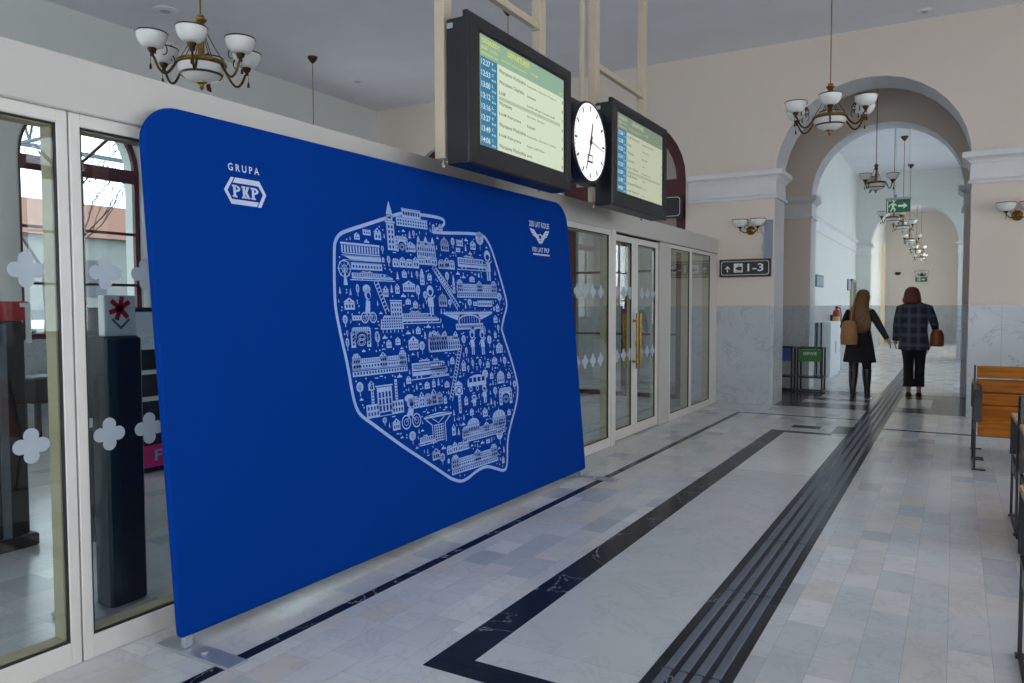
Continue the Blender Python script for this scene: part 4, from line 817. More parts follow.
def chandelier(loc, label, top, arms=5, R=.36, k=1.0, rs=.11, phase=0.0, group=None, canopy=True):
    t = thing('chandelier', label, 'chandelier', loc, 0, group); H = top-loc[2]
    r = MB(); r.tube([(0, 0, .565*k), (0, 0, H-.03)], .006, 8); r.build('rod', 'brass', t)
    c = MB(); c.lathe([(.008, H-.10), (.02, H-.095), (.05, H-.06), (.075, H-.02), (.078, H-.001)], n=18); c.build('canopy', 'darkbrass', t, smooth=True)
    s = MB(); s.lathe([(.014*k, .20*k), (.022*k, .235*k), (.030*k, .25*k), (.026*k, .265*k), (.026*k, .37*k), (.018*k, .385*k), (.014*k, .40*k), (.014*k, .45*k), (.034*k, .462*k), (.040*k, .475*k), (.030*k, .49*k), (.024*k, .51*k), (.046*k, .53*k), (.048*k, .54*k), (.030*k, .55*k), (.026*k, .57*k), (.006*k, .58*k)], n=18); s.build('stem', 'brass', t, smooth=True)
    g = MB(); g.lathe([(.120*k, .178*k), (.175*k, .182*k), (.188*k, .196*k), (.186*k, .214*k), (.165*k, .226*k), (.12*k, .232*k), (.03*k, .250*k)], n=32); g.build('ring', 'brass', t, smooth=True)
    b = MB(); b.lathe([(.176*k, .182*k), (.168*k, .150*k), (.150*k, .118*k), (.120*k, .090*k), (.075*k, .070*k), (.025*k, .063*k)], n=32); bo = b.build('bowl', 'opal', t, smooth=True)
    b = MB(); b.lathe([(.1555*k, .122*k), (.158*k, .124*k), (.150*k, .108*k), (.1465*k, .110*k)], n=32, caps=False); b.build('bowl_band', 'rimbrown', bo, smooth=True)
    f = MB(); f.lathe([(.042*k, .066*k), (.040*k, .055*k), (.018*k, .045*k), (.014*k, .03*k), (.018*k, .022*k), (.010*k, .010*k), (.002*k, 0)], n=14); f.build('finial', 'brass', t, smooth=True)
    w = MB()
    for i in range(arms):
        a = phase+2*math.pi*(i+.5)/arms; ca, sa = math.cos(a), math.sin(a)
        w.tube([(ca*q*k, sa*q*k, z*k) for q, z in ((.026, .50), (.055, .42), (.10, .33), (.165, .225))], .0035*k, 5)
    w.build('stay_chain', 'darkbrass', t)
    for i in range(arms):
        a = phase+2*math.pi*i/arms; o = arm_parts(t, a, .185*k, R, .235*k, .20*k, k); shade_parts(o, (R*math.cos(a), R*math.sin(a), .245*k), rs, .11*k)
    return t
chandelier((-5.08, 3.98, 3.175), 'six-armed brass chandelier hanging above the left end of the blue panel', 5.35, 6, .36, 1.0, .110, phase=math.radians(-48))
chandelier((-1.25, 9.2, 3.385), 'six-armed brass chandelier hanging in front of the large passage arch', 5.35, 6, .405, 1.0, .115, phase=math.radians(-82))
chandelier((-8.65, 8.8, 3.0), 'chandelier whose thin rod shows above the partition at left, under a small brass canopy', 5.35, 5, .36, 1.0, .112)
chandelier((-5.08, 8.67, 2.9), 'chandelier hidden behind the departure boards, only its brass canopy showing above them', 5.35, 5, .36, 1.0, .112)
chandelier((-1.11, 13.2, 3.24), 'small three-armed chandelier nearest in the passage, above the two women', 5.35, 3, .235, .8, .09, phase=math.radians(-5))
for i, (x, y, lab) in enumerate(((-1.10, 17.0, 'small chandelier partly hidden behind the green exit sign in the corridor'), (-1.04, 18.95, 'small chandelier just right of and below the hanging green exit sign'), (-1.09, 22.8, 'small corridor chandelier hanging just before the farthest arch'), (-1.10, 27.2, 'small corridor chandelier just beyond the farthest arch'), (-1.13, 31.6, 'smallest and farthest chandelier of the corridor row'))):
    chandelier((x, y, 3.08), lab, 5.2, 3, .215, .8, .085, phase=math.radians(190+25*i), group='row of chandeliers down the corridor')
def sconce(x, y, z, label, ny=-1):
    t = thing('wall_lamp', label, 'wall lamp', (x, y, z)); p = MB()
    p.lathe([(.068, 0), (.066, .014), (.050, .022), (.046, .03), (.02, .05), (.0, .055)], n=24, axis='y')
    p.v = [(a, -b, c) for a, b, c in p.v]; p.build('back_plate', 'brass', t, smooth=True)
    for s in (-1, 1):
        a = MB(); a.tube([(s*.02, -.05, -.01), (s*.05, -.09, -.035), (s*.09, -.12, -.03), (s*.125, -.13, .0), (s*.13, -.13, .035)], .008, 7); a.lathe([(.01, .02), (.03, .045), (.034, .055)], (s*.13, -.13, 0), 12)
        a.tube([(s*.13, -.13, .02), (s*.13, -.13, -.05)], .003, 5)
        a.tube([(s*.05+.028*math.cos(q), -.07, .05+.028*math.sin(q)) for q in [i*.55 for i in range(10)]], .004, 5); o = a.build('arm', 'darkbrass', t, smooth=True); shade_parts(o, (s*.13, -.13, .05), .115, .105)
    return t
sconce(-2.70, 11.85, 2.635, 'two-shade brass wall lamp above the platform 1-3 sign'); sconce(.665, 11.85, 2.655, 'two-shade brass wall lamp on the pier right of the passage')
sconce(-1.20, 35.0, 2.72, 'tiny distant wall lamp above the small exit sign on the end wall')
# ceiling detectors
for (x, y, lab) in ((-8.94, 6.47, 'round white ceiling speaker left of the nearer chandelier'), (-8.9, 10.1, 'round white ceiling speaker right of the lone thin rod'), (-.43, 11.5, 'round white detector on the ceiling at upper right')):
    t = thing('ceiling_disc', lab, 'ceiling fitting', (x, y, 5.35)); s = .55 if x > -2 else 1
    d = MB(); d.lathe([(.16*s, 0), (.16*s, -.012), (.145*s, -.02), (.09*s, -.02)], n=28); d.build('rim', 'white', t, smooth=True); d = MB(); d.lathe([(.085*s, -.012), (.05*s, -.03), (.0, -.034)], n=20); d.build('grille', 'silver', t, smooth=True)

# ------------------------------------------------------------------ signs
FX = lambda y: (lambda p: (p[0], y, p[1]))
def border(mb, x0, x1, z0, z1, w, c, f, notch=True):
    pts = []
    for (cx, cz, a0) in ((x1, z0, 0), (x1, z1, 1), (x0, z1, 2), (x0, z0, 3)):
        sx = -1 if cx == x1 else 1; sz = -1 if cz == z1 else 1
        q = [(cx+sx*(c-c*math.cos(t)), cz+sz*(c-c*math.sin(t))) for t in [math.pi/2*i/5 for i in range(6)]]
        q = [(cx+sx*c*(1-math.cos(t)) , cz+sz*c*(1-math.sin(t))) for t in [math.pi/2*i/5 for i in range(6)]]
        if a0 in (0, 2): q = q[::-1]
        pts += q
    n = len(pts); cxm, czm = (x0+x1)/2, (z0+z1)/2
    inn = [(cxm+(p[0]-cxm)*(1-2*w/(x1-x0)), czm+(p[1]-czm)*(1-2*w/(z1-z0))) for p in pts]
    mb.add([f(p) for p in pts]+[f(p) for p in inn], [(i, (i+1) % n, n+(i+1) % n, n+i) for i in range(n)])
t = thing('direction_sign', 'dark platform sign reading 1-3 with an arrow and train symbol', 'sign', (-2.776, 11.85, 1.938))
b = MB(); b.box(-.385, .385, -.035, 0, 0, .27, bev=.004); b.build('sign_board', 'signdark', t)
w = MB(); f = FX(-.0362); border(w, -.355, .355, .03, .24, .007, .035, f)
P4 = lambda *q: w.add([f(p) for p in q], [tuple(range(len(q)))])
P4((-.268, .075), (-.252, .075), (-.252, .15), (-.268, .15)); P4((-.298, .128), (-.285, .118), (-.26, .146), (-.26, .172)); P4((-.222, .128), (-.235, .118), (-.26, .146), (-.26, .172))
P4((-.165, .07), (-.03, .07), (-.03, .205), (-.165, .205))
write(w, '1-3', f, .04, .082, .1, width=.235, h=.118); w.build('sign_writing', 'signwhite', t)
w = MB(); f = FX(-.0368)
P4((-.145, .125), (-.11, .155), (-.045, .155), (-.045, .10), (-.10, .10)); P4((-.11, .163), (-.05, .163), (-.05, .168), (-.11, .168)); P4((-.10, .168), (-.095, .168), (-.075, .19), (-.082, .19)); P4((-.15, .085), (-.04, .085), (-.04, .091), (-.15, .091)); w.build('train_symbol', 'signdark', t)
t = thing('station_sign', 'black sign with thin white border on the dark red doorway behind the farther board', 'sign', (-4.35, 11.75, 2.88))
b = MB(); b.box(-.62, .62, -.03, 0, 0, .36, bev=.004); b.box(-.5, -.46, 0, .2, .1, .26); b.box(.46, .5, 0, .2, .1, .26); b.build('sign_board', 'signdark', t); w = MB(); border(w, -.59, .59, .03, .33, .008, .05, FX(-.0312)); w.build('border', 'signwhite', t)
t = thing('notice_board', 'narrow blue-grey notice board at the edge of the pier right of the wall lamp', 'notice board', (-2.44, 11.85, 2.212)); b = MB(); b.box(-.062, .062, -.03, 0, 0, .57, bev=.004); b.build('board', mat('blue_grey_board', s2l(142, 150, 164), .5, noise=.05), t)
b = MB()
for z in (.12, .38): b.box(-.09, -.062, -.035, 0, z, z+.09, bev=.003)
b.build('clip', 'silver', t)
M['exitgreen'] = emis('green_exit_face', s2l(12, 112, 66), .35); M['exitwhite'] = emis('white_exit_symbol', s2l(210, 232, 218), .5)
def exit_sign(name, lab, loc, w_, h_, wires):
    t = thing(name, lab, 'exit sign', loc); b = MB(); b.box(-w_/2, w_/2, -.03, .03, 0, h_, bev=.004); b.box(-w_/2-.01, w_/2+.01, -.035, .035, h_, h_+.035, bev=.004); b.build('casing', 'silver', t)
    b = MB(); b.add([FX(-.032)(p) for p in ((-w_/2+.006, .006), (w_/2-.006, .006), (w_/2-.006, h_-.006), (-w_/2+.006, h_-.006))], [(0, 1, 2, 3)]); b.build('green_face', 'exitgreen', t)
    g = MB(); f = FX(-.0335); u = h_/1.0
    def pl(*q): g.add([f((p[0]*u, p[1]*u)) for p in q], [tuple(range(len(q)))])
    pl((.0, .42), (.36, .42), (.36, .26), (.64, .5), (.36, .74), (.36, .58), (.0, .58))           # arrow
    c = -.42; pl(*[(c+.12+.075*math.cos(2*math.pi*i/10), .83+.075*math.sin(2*math.pi*i/10)) for i in range(10)])  # running figure
    pl((c-.02, .42), (c+.12, .38), (c+.2, .68), (c+.04, .74)); pl((c+.12, .4), (c+.0, .4), (c-.14, .12), (c-.05, .1)); pl((c+.02, .4), (c+.14, .42), (c+.26, .26), (c+.2, .08), (c+.12, .1), (c+.15, .24))
    pl((c+.04, .74), (c-.2, .6), (c-.24, .44), (c-.17, .42), (c-.13, .55), (c+.06, .64)); pl((c+.16, .72), (c+.34, .56), (c+.3, .5), (c+.14, .62))
    pl((c-.33, .05), (c-.27, .05), (c-.27, .95), (c-.33, .95)); pl((c-.3, .95), (c-.3, .9), (c+.3, .9), (c+.3, .95))
    g.build('white_symbol', 'exitwhite', t)
    if wires:
        r = MB()
        for x in (-w_*.12, w_*.42): r.tube([(x, 0, h_+.03), (x, 0, wires-loc[2])], .003, 5)
        r.lathe([(.012, h_+.03), (.03, h_+.06), (.02, h_+.09)], (-w_*.12, 0, 0), 10); r.build('wire', 'silver', t)
    return t
exit_sign('exit_sign', 'green hanging exit sign with running figure and arrow, in the corridor arch', (-.925, 15.4, 3.16), .40, .235, 5.2)
exit_sign('exit_sign', 'small distant green exit sign on the end wall of the corridor', (-1.21, 34.93, 2.44), .42, .2, None)

# ------------------------------------------------------------------ benches
def bench(loc, L, facing, label, group='slatted benches in rows at the right'):
    t = thing('bench', label, 'bench', loc, 0 if facing < 0 else 0, group); g = -facing   # local y runs from the front edge to the back
    Y = lambda y: y*g
    def bx(m, x0, x1, ya, yb, z0, z1, bev=0): m.box(x0, x1, min(Y(ya), Y(yb)), max(Y(ya), Y(yb)), z0, z1, bev=bev)
    for z0 in (.80, .67, .545, .43):
        m = MB(); yb = .50+.06*(z0-.43)/.37; m.rings([[(x, Y(yb+a), z0+b) for a, b in ((0, .004), (.004, 0), (.02, 0), (.024, .004), (.03, .104), (.026, .108), (.010, .108), (.006, .104))] for x in (.03, L-.03)]); m.build('back_slat', 'wood', t)
    for y0 in (.05, .20, .35):
        m = MB(); bx(m, .03, L-.03, y0, y0+.135, .435, .46, .005); m.build('seat_slat', 'wood', t)
    m = MB(); bx(m, .03, L-.03, .012, .036, .315, .45, .005); m.build('front_slat', 'wood', t)
    for x in (.0, L-.035):
        f = MB(); w = .016
        for (ya, za, yb, zb) in ((.02, 0, .03, .44), (.56, 0, .50, .42), (.50, .42, .585, .915), (.02, .012, .57, .012), (.03, .425, .52, .425)):
            f.bar((x+.012, Y(ya), za), (x+.012, Y(yb), zb), w, w, up=(1, 0, 0))
        bx(f, x-.005, x+.10, .0, .05, 0, .010); bx(f, x-.005, x+.10, .54, .59, 0, .010)
        bx(f, x+.006, x+.02, .12, .42, .34, .43)
        f.build('leg_frame', 'black', t)
        a = MB(); bx(a, x-.004, x+.062, .0, .016, .44, .71, .003); a.bar((x+.03, Y(.01), .705), (x+.03, Y(.56), .72), .06, .012); o = a.build('armrest', 'black', t)
        c = MB(); c.bar((x+.03, Y(.015), .722), (x+.03, Y(.52), .735), .062, .022); bx(c, x-.003, x+.061, -.012, .012, .66, .735, .004); c.build('armrest_cap', 'woodpale' if abs(loc[1]-8.07) > .1 else 'blacksoft', o)
    return t
bench((.165, 8.07, 0), 2.2, -1, 'orange-brown slatted bench farthest from the camera, facing it, by the right pier')
bench((.165, 9.31, 0), 2.2, 1, 'bench standing back to back behind the farthest slatted bench, only its feet showing')
bench((.37, 5.26, 0), 2.0, -1, 'middle slatted bench, cut by the right edge of the photo, in front of the farthest')
bench((.36, 6.46, 0), 2.0, 1, 'bench back to back with the middle bench, its pale armrest showing')
bench((.255, 3.87, 0), 2.0, 1, 'nearest bench at the right edge, only a thin black leg loop showing')

# ------------------------------------------------------------------ passage and corridor objects
def stand(x0, x1, y, label, face, text):
    t = thing('display_stand', label, 'display stand', ((x0+x1)/2, y, 0)); h = (x1-x0)/2; f = MB(); w = .028
    for x in (-h, h):
        for yy in (0, .32): f.box(x-w/2, x+w/2, yy-w/2, yy+w/2, 0, .79)
    for z in (.03, .28, .775):
        for yy in (0, .32): f.box(-h, h, yy-w/2, yy+w/2, z-w/2, z+w/2)
        for x in (-h, h): f.box(x-w/2, x+w/2, 0, .32, z-w/2, z+w/2)
    f.build('frame', 'black', t)
    p = MB(); p.box(-h+.015, h-.015, -.008, .008, .55, .755); o = p.build('poster', face, t)
    if text: q = MB(); write(q, text, FX(-.0092), -h*.55, .66, .05, width=h*1.1, h=.05); q.build('poster_writing', 'signwhite', o)
    g = MB(); g.box(-h+.015, h-.015, .015, .305, .29, .30); g.build('shelf', 'winglass', t)
    return t
M['postergreen'] = mat('green_poster', s2l(58, 128, 52), .5, noise=.05); M['posterblue'] = mat('blue_poster', s2l(50, 84, 150), .5, noise=.05)
stand(-2.32, -1.93, 13.75, 'black wire stand with a green poster inside the passage', 'postergreen', 'SERWIS'); stand(-2.86, -2.42, 13.75, 'black wire stand with a blue poster, half hidden by the pier', 'posterblue', None)
t = thing('cabinet', 'tall white cabinet with a dark glass edge against the corridor left wall', 'cabinet', (-2.49, 16.75, 0)); b = MB(); b.box(0, .30, 0, 1.5, .06, 1.16, bev=.01); b.box(.03, .27, .03, 1.47, 0, .06); b.build('body', 'white', t)
b = MB(); b.box(.02, .05, -.02, .0, .08, 1.15); b.box(.10, .13, -.02, .0, .08, 1.15); b.build('glass_edge', mat('dark_green_glass_edge', s2l(40, 62, 60), .15), t); b = MB(); b.box(.30, .315, .7, .73, .5, .75, bev=.003); b.build('handle', 'chrome', t)
t = thing('fire_extinguisher', 'red fire extinguisher hanging on the corridor wall just beyond the white cabinet', 'fire extinguisher', (-2.34, 18.75, .95)); b = MB(); b.lathe([(.02, 0), (.075, .006), (.08, .03), (.08, .38), (.07, .43), (.035, .46), (.025, .48)], n=20); b.build('cylinder', 'red', t, smooth=True)
b = MB(); b.lathe([(.025, .47), (.028, .50), (.02, .54)], n=12); b.bar((-.02, -.01, .53), (.10, -.01, .56), .02, .012); b.bar((-.02, -.01, .51), (.09, -.01, .50), .02, .01); b.build('valve', 'black', t); b = MB(); b.tube([(.02, 0, .51), (.08, -.02, .48), (.10, -.02, .36), (.095, -.02, .15)], .010, 7); b.build('hose', 'black', t, smooth=True)
b = MB(); b.lathe([(.081, .16), (.0812, .16), (.0812, .30), (.081, .30)], n=20, caps=False); b.build('paper_label', mat('yellow_label', s2l(206, 170, 110), .6, noise=.1), t); b = MB(); b.box(-.13, -.06, -.02, .02, .2, .34); b.build('bracket', 'black', t)
for (y0, y1, z0, z1, lab) in ((16.7, 17.65, 1.89, 2.14, 'larger grey information board on the corridor left wall'), (22.0, 22.6, 1.90, 2.2, 'smaller grey information board on the corridor wall beside the dark doorway')):
    t = thing('information_board', lab, 'information board', (-2.5, y0, z0)); b = MB(); b.box(0, .03, 0, y1-y0, 0, z1-z0, bev=.005); b.build('frame', mat('grey_board_frame', s2l(96, 112, 122), .5), t); b = MB(); b.box(.028, .034, .04, y1-y0-.04, .03, z1-z0-.03); b.build('sheet', mat('grey_printed_sheet', s2l(150, 166, 172), .6, noise=.15, nscale=30), t)
t = MB(); t.box(-2.5, -2.46, 22.75, 23.6, 0, 2.15); d = t.build('door_5', mat('grey_door_leaf', s2l(88, 92, 88), .5, noise=.04), kind='structure'); t = MB(); t.box(-2.5, -2.44, 22.68, 22.75, 0, 2.22); t.box(-2.5, -2.44, 23.6, 23.67, 0, 2.22); t.box(-2.5, -2.44, 22.68, 23.67, 2.15, 2.22); t.build('door_frame', 'framein', d)
t = MB(); t.box(-2.5, -2.42, 32.6, 33.7, 0, 3.9); t.build('door_6', mat('warm_cream_door_leaf', s2l(228, 214, 180), .5, noise=.04), kind='structure')
for (x, z, lab) in ((-2.21, 2.85, 'small dark camera at the upper left of the corridor end wall'),):
    t = thing('security_camera', lab, 'camera', (x+.15, 34.95, z)); b = MB(); b.lathe([(.10, -.0), (.11, -.03), (.09, -.09), (.0, -.12)], n=16); b.build('dome', 'blacksoft', t, smooth=True); b = MB(); b.box(-.05, .05, -.03, .05, 0, .06); b.build('mount', 'white', t)

# ------------------------------------------------------------------ seen through the glass: the waiting hall on the left
t = thing('information_totem', 'tall black information totem just behind the left glass pane', 'totem', (-3.60, 2.21, 0)); b = MB(); b.box(-.05, .08, -.03, .165, .03, 1.36, bev=.012); b.build('body', 'black', t)
b = MB(); b.box(-.17, .12, -.19, .20, 0, .03, bev=.01); b.build('base', 'silver', t); b = MB(); b.box(.078, .084, -.02, .03, .10, 1.34); b.build('front_glass', mat('dark_front_glass', (.03, .04, .05), .12), t)
h = MB(); h.box(-.02, .03, .0, .165, 1.36, 1.56, bev=.004); ho = h.build('header_sheet', 'white', t)
e = MB(); fy = lambda p: (.0312, p[0], p[1]); cy, cz = .083, 1.495
for dg in (35, 80, 140, 200, 250, 310): a = math.radians(dg); n = (-math.sin(a), math.cos(a)); e.add([fy((cy+n[0]*.012, cz+n[1]*.012)), fy((cy+math.cos(a)*.06+n[0]*.012, cz+math.sin(a)*.06+n[1]*.012)), fy((cy+math.cos(a)*.06-n[0]*.012, cz+math.sin(a)*.06-n[1]*.012)), fy((cy-n[0]*.012, cz-n[1]*.012))], [(0, 1, 2, 3)])
e.build('red_emblem', 'red', ho); e = MB(); e.add([fy(p) for p in ((.035, 1.44), (.085, 1.39), (.135, 1.44), (.125, 1.447), (.085, 1.407), (.045, 1.447))], [(0, 1, 2, 3, 4, 5)]); e.build('grey_chevron', 'rib', ho)
t = thing('brochure_rack', 'dark rack with a red header ending in NA, at the far left behind the glass', 'rack', (-5.22, 2.13, 0)); b = MB(); b.box(-.2, .2, -.75, .46, .08, 1.42, bev=.01); b.box(-.23, .23, -.78, .50, 0, .08, bev=.01); b.build('case', 'blacksoft', t)
b = MB(); b.box(-.22, .225, -.78, .48, 1.42, 1.54, bev=.006); ho = b.build('header', 'red', t); w = MB(); f = lambda p: (.2262, p[0], p[1]); write(w, 'NA', f, .02, 1.455, .06, width=.10, h=.055); w.build('header_writing', 'signwhite', ho)
w = MB(); f = lambda p: (.232, p[0], p[1]); w.add([f(p) for p in ((.45, 1.28), (.485, 1.28), (.485, 1.53), (.42, 1.53), (.42, 1.505), (.45, 1.505))], [(0, 1, 2, 3, 4, 5)]); w.build('numeral', 'signwhite', ho)
for i in range(5): b = MB(); b.box(.19, .205, -.6, .1, .25+.22*i, .36+.22*i, bev=.003); b.build('leaflet_pocket', 'rib', t)
b = MB(); b.box(.19, .225, .30, .34, .08, 1.4); b.build('corner_post', 'rib', t)
t = thing('vending_machine', 'vending machine with white shelves and a pink band reading FIGL', 'vending machine', (-6.6, 4.3, 0)); b = MB(); b.box(-.35, .3, -.20, .9, .22, 1.5, bev=.012); b.box(-.33, .28, -.18, .88, 0, .22); b.build('case', 'blacksoft', t)
for i, z in enumerate((.42, .66, .90, 1.20)): b = MB(); b.box(.30, .36, -.15, .85, z, z+.035); b.build('shelf', 'white', t)
b = MB(); b.box(.298, .31, -.16, .86, 1.12, 1.46); b.build('lit_panel', emis('pale_lit_panel', s2l(150, 166, 190), .35), t)
b = MB(); b.box(.30, .325, -.2, .9, .05, .25, bev=.004); pb = b.build('pink_band', mat('magenta_panel', s2l(214, 40, 130), .45, noise=.04), t); w = MB(); write(w, 'FIGL', lambda p: (.3262, p[0], p[1]), .03, .105, .1, width=.34, h=.10); w.build('band_writing', mat('sky_blue_letters', s2l(120, 206, 232), .5), pb)
for (x, y, lab, ww) in ((-4.9, 2.97, 'low black table with a pale top behind the totem', .4), (-8.8, 5.3, 'black counter with a pale edge below the left hall window', 1.6)):
    t = thing('table', lab, 'table', (x, y, 0)); b = MB(); b.box(-.2, .2, -ww/2, ww/2, .72, .745, bev=.004); b.build('table_top', 'rib', t); b = MB(); b.box(-.17, .17, -ww/2+.04, ww/2-.04, .45, .72, bev=.01); b.build('body', 'blacksoft', t)
    for sx in (-.14, .14):
        for sy in (-ww/2+.08, ww/2-.08): b = MB(); b.box(x*0+sx-.025, sx+.025, sy-.025, sy+.025, 0, .46); b.build('leg', 'black', t)
t = thing('radiator', 'dark ribbed radiator under the left hall window', 'radiator', (-9.80, 5.97, .12)); b = MB()
for i in range(16): b.box(-.06, .06, -.62+.08*i, -.62+.08*i+.055, 0, .7, bev=.008)
b.build('fins', mat('grey_radiator_paint', s2l(60, 66, 70), .5), t); b = MB(); b.tube([(0, -.66, .08), (0, .66, .08)], .02, 8); b.tube([(0, -.66, .62), (0, .66, .62)], .02, 8)
for yy in (-.5, .5): b.box(-.03, .03, yy-.02, yy+.02, -.12, .0); b.box(-.14, .0, yy-.02, yy+.02, .6, .63)
b.build('pipe', 'black', t)

# ------------------------------------------------------------------ outside the platform-side windows
MB().box(-110, -10.4, -60, 110, -.25, -.05).build('ground_platform', mat('grey_paving', s2l(92, 92, 90), .8, noise=.1, nscale=2), kind='structure')
MB().box(-44, -35.5, -40, 70, -.06, 0.0).build('grass_strip', mat('green_grass', s2l(66, 92, 30), .9, noise=.3, nscale=6), kind='structure')
t = thing('building', 'pale building with dark windows far outside the left window', 'building', (-66, 36, -.05)); b = MB(); b.box(-5, 5, -34, 30, 0, 7.2); b.build('wall', mat('pale_render', s2l(128, 131, 130), .8, noise=.04), t); b = MB(); b.rings([[(-5.6, y, 7.2), (5.6, y, 7.2), (0, y, 10.6)] for y in (-34.6, 30.6)]); b.build('roof', mat('brown_roof', s2l(122, 82, 68), .8, noise=.1), t)
for i in range(8): b = MB(); b.box(4.98, 5.06, -30+7.4*i, -27.6+7.4*i, 2.4, 5.4); b.build('window', mat('dark_window', (.05, .06, .08), .2) if i == 0 else bpy.data.materials['dark_window'], t)
t = thing('car', 'small white car parked outside beyond the left glass pane', 'car', (-47, 25.3, -.05), math.radians(48)); b = MB()
b.rings([[(x*s, y, z) for x, z in ((-.85, .35), (.85, .35), (.88, .6), (.8, .85), (-.8, .85), (-.88, .6))] for y, s in ((-2.05, .85), (-1.9, 1), (1.9, 1), (2.1, .85))]); b.build('body', 'white', t, smooth=False)
b = MB(); b.rings([[(-.78, -1.5, .84), (.78, -1.5, .84), (.78, 1.3, .84), (-.78, 1.3, .84)], [(-.62, -1.0, 1.42), (.62, -1.0, 1.42), (.62, .5, 1.42), (-.62, .5, 1.42)]]); b.build('cabin', mat('dark_car_glass', (.03, .04, .05), .1), t)
for x in (-.82, .82):
    for y in (-1.3, 1.3): b = MB(); b.lathe([(.3, -.1), (.32, -.06), (.32, .06), (.3, .1)], (x, y, .32), 18, axis='x'); b.build('wheel', 'blacksoft', t)
t = thing('platform_canopy', 'platform canopy of iron trusses on maroon columns outside the left window', 'canopy', (-13, 8, -.05)); b = MB(); 
for x in (-2.2, 0, 2.2): b.bar((x, -9, 4.62), (x, 10, 4.62), .06, .08)
b.build('purlins', 'rib', t)
for y in (-6, -2, 2, 6):
    b = MB(); b.lathe([(.13, 0), (.13, .3), (.08, .35), (.07, 3.6), (.12, 3.7), (.12, 3.8)], (0, y, 0), 14); b.build('column', 'maroon', t, smooth=True)
    b = MB()
    for s in (-1, 1): b.bar((0, y, 3.2), (s*1.4, y, 4.55), .05, .05); b.bar((0, y, 3.8), (s*2.1, y, 4.55), .04, .04)
    b.bar((-2.2, y, 4.56), (2.2, y, 4.56), .06, .06); b.bar((-2.2, y, 3.9), (2.2, y, 3.9), .04, .04)
    for i in range(8): x = -2.2+4.4*i/8; b.bar((x, y, 3.9), (x+.275, y, 4.56), .025, .025); b.bar((x+.275, y, 4.56), (x+.55, y, 3.9), .025, .025)
    b.build('truss', 'rib', t)

t = thing('bare_tree', 'thin budding tree outside beyond the left glass pane', 'tree', (-22, 11.9, -.05)); b = MB(); lf = MB(); tr_ = random.Random(5)
def branch(p, d, L, r, k):
    q = p+d*L; b.tube([tuple(p), tuple((p+q)/2+Vector((tr_.uniform(-.05, .05), tr_.uniform(-.05, .05), .03))*L), tuple(q)], [r, r*.8, r*.6], 5)
    if k == 0:
        for _ in range(5):
            c = q+Vector((tr_.uniform(-.2, .2), tr_.uniform(-.2, .2), tr_.uniform(-.2, .2))); a = Vector((tr_.uniform(-1, 1), tr_.uniform(-1, 1), tr_.uniform(-1, 1))).normalized()*.07; e = a.cross(Vector((0, 0, 1)))*.6
            lf.add([tuple(c-a), tuple(c+e), tuple(c+a), tuple(c-e)], [(0, 1, 2, 3)])
        return
    for i in range(3): branch(q if i else p+d*L*.7, (d+Vector((tr_.uniform(-.7, .7), tr_.uniform(-.7, .7), tr_.uniform(-.1, .5)))).normalized(), L*.72, r*.55, k-1)
branch(Vector((0, 0, 0)), Vector((0, 0, 1)), 2.6, .09, 4); b.build('trunk_and_branches', mat('dark_bark', s2l(52, 46, 42), .9, noise=.2), t); lf.build('leaves', mat('olive_buds', s2l(72, 74, 40), .8, noise=.2), t)

# ------------------------------------------------------------------ the two women walking away
def skin_body(name, J, E_, mat_, parent, sub=2):
    names = list(J); me = bpy.data.meshes.new(name); me.from_pydata([J[n][0] for n in names], [(names.index(a), names.index(b)) for a, b in E_], [])
    o = bpy.data.objects.new(name, me); C.objects.link(o); o.modifiers.new('skin', 'SKIN'); sm = o.modifiers.new('sub', 'SUBSURF'); sm.levels = sub; sm.render_levels = sub
    if not me.skin_vertices: me.attributes
    for i, n in enumerate(names):
        r = J[n][1]; me.skin_vertices[0].data[i].radius = r if isinstance(r, tuple) else (r, r); me.skin_vertices[0].data[i].use_root = (i == 0)
    dg = bpy.context.evaluated_depsgraph_get(); dg.update(); m2 = bpy.data.meshes.new_from_object(o.evaluated_get(dg)); bpy.data.objects.remove(o); m2.name = name
    m2.materials.clear(); m2.materials.append(M[mat_] if isinstance(mat_, str) else mat_); m2.polygons.foreach_set('use_smooth', [True]*len(m2.polygons))
    o = bpy.data.objects.new(name, m2); C.objects.link(o); o.parent = parent; return o
def loft(mb, secs, n=20, wave=0, seed=0):
    """secs: (x, y, z, rx, ry[, tilt about x])"""
    rs = []
    for k, s in enumerate(secs):
        x, y, z, rx, ry = s[:5]; ring = []
        for i in range(n):
            a = 2*math.pi*i/n; w = 1+wave*math.sin(a*7+k*.6+seed)+wave*.6*math.sin(a*11+seed*2+k*.3); ring.append((x+rx*math.cos(a)*w, y+ry*math.sin(a)*w, z+(s[5]*math.sin(a) if len(s) > 5 else 0)))
        rs.append(ring)
    return mb.rings(rs)
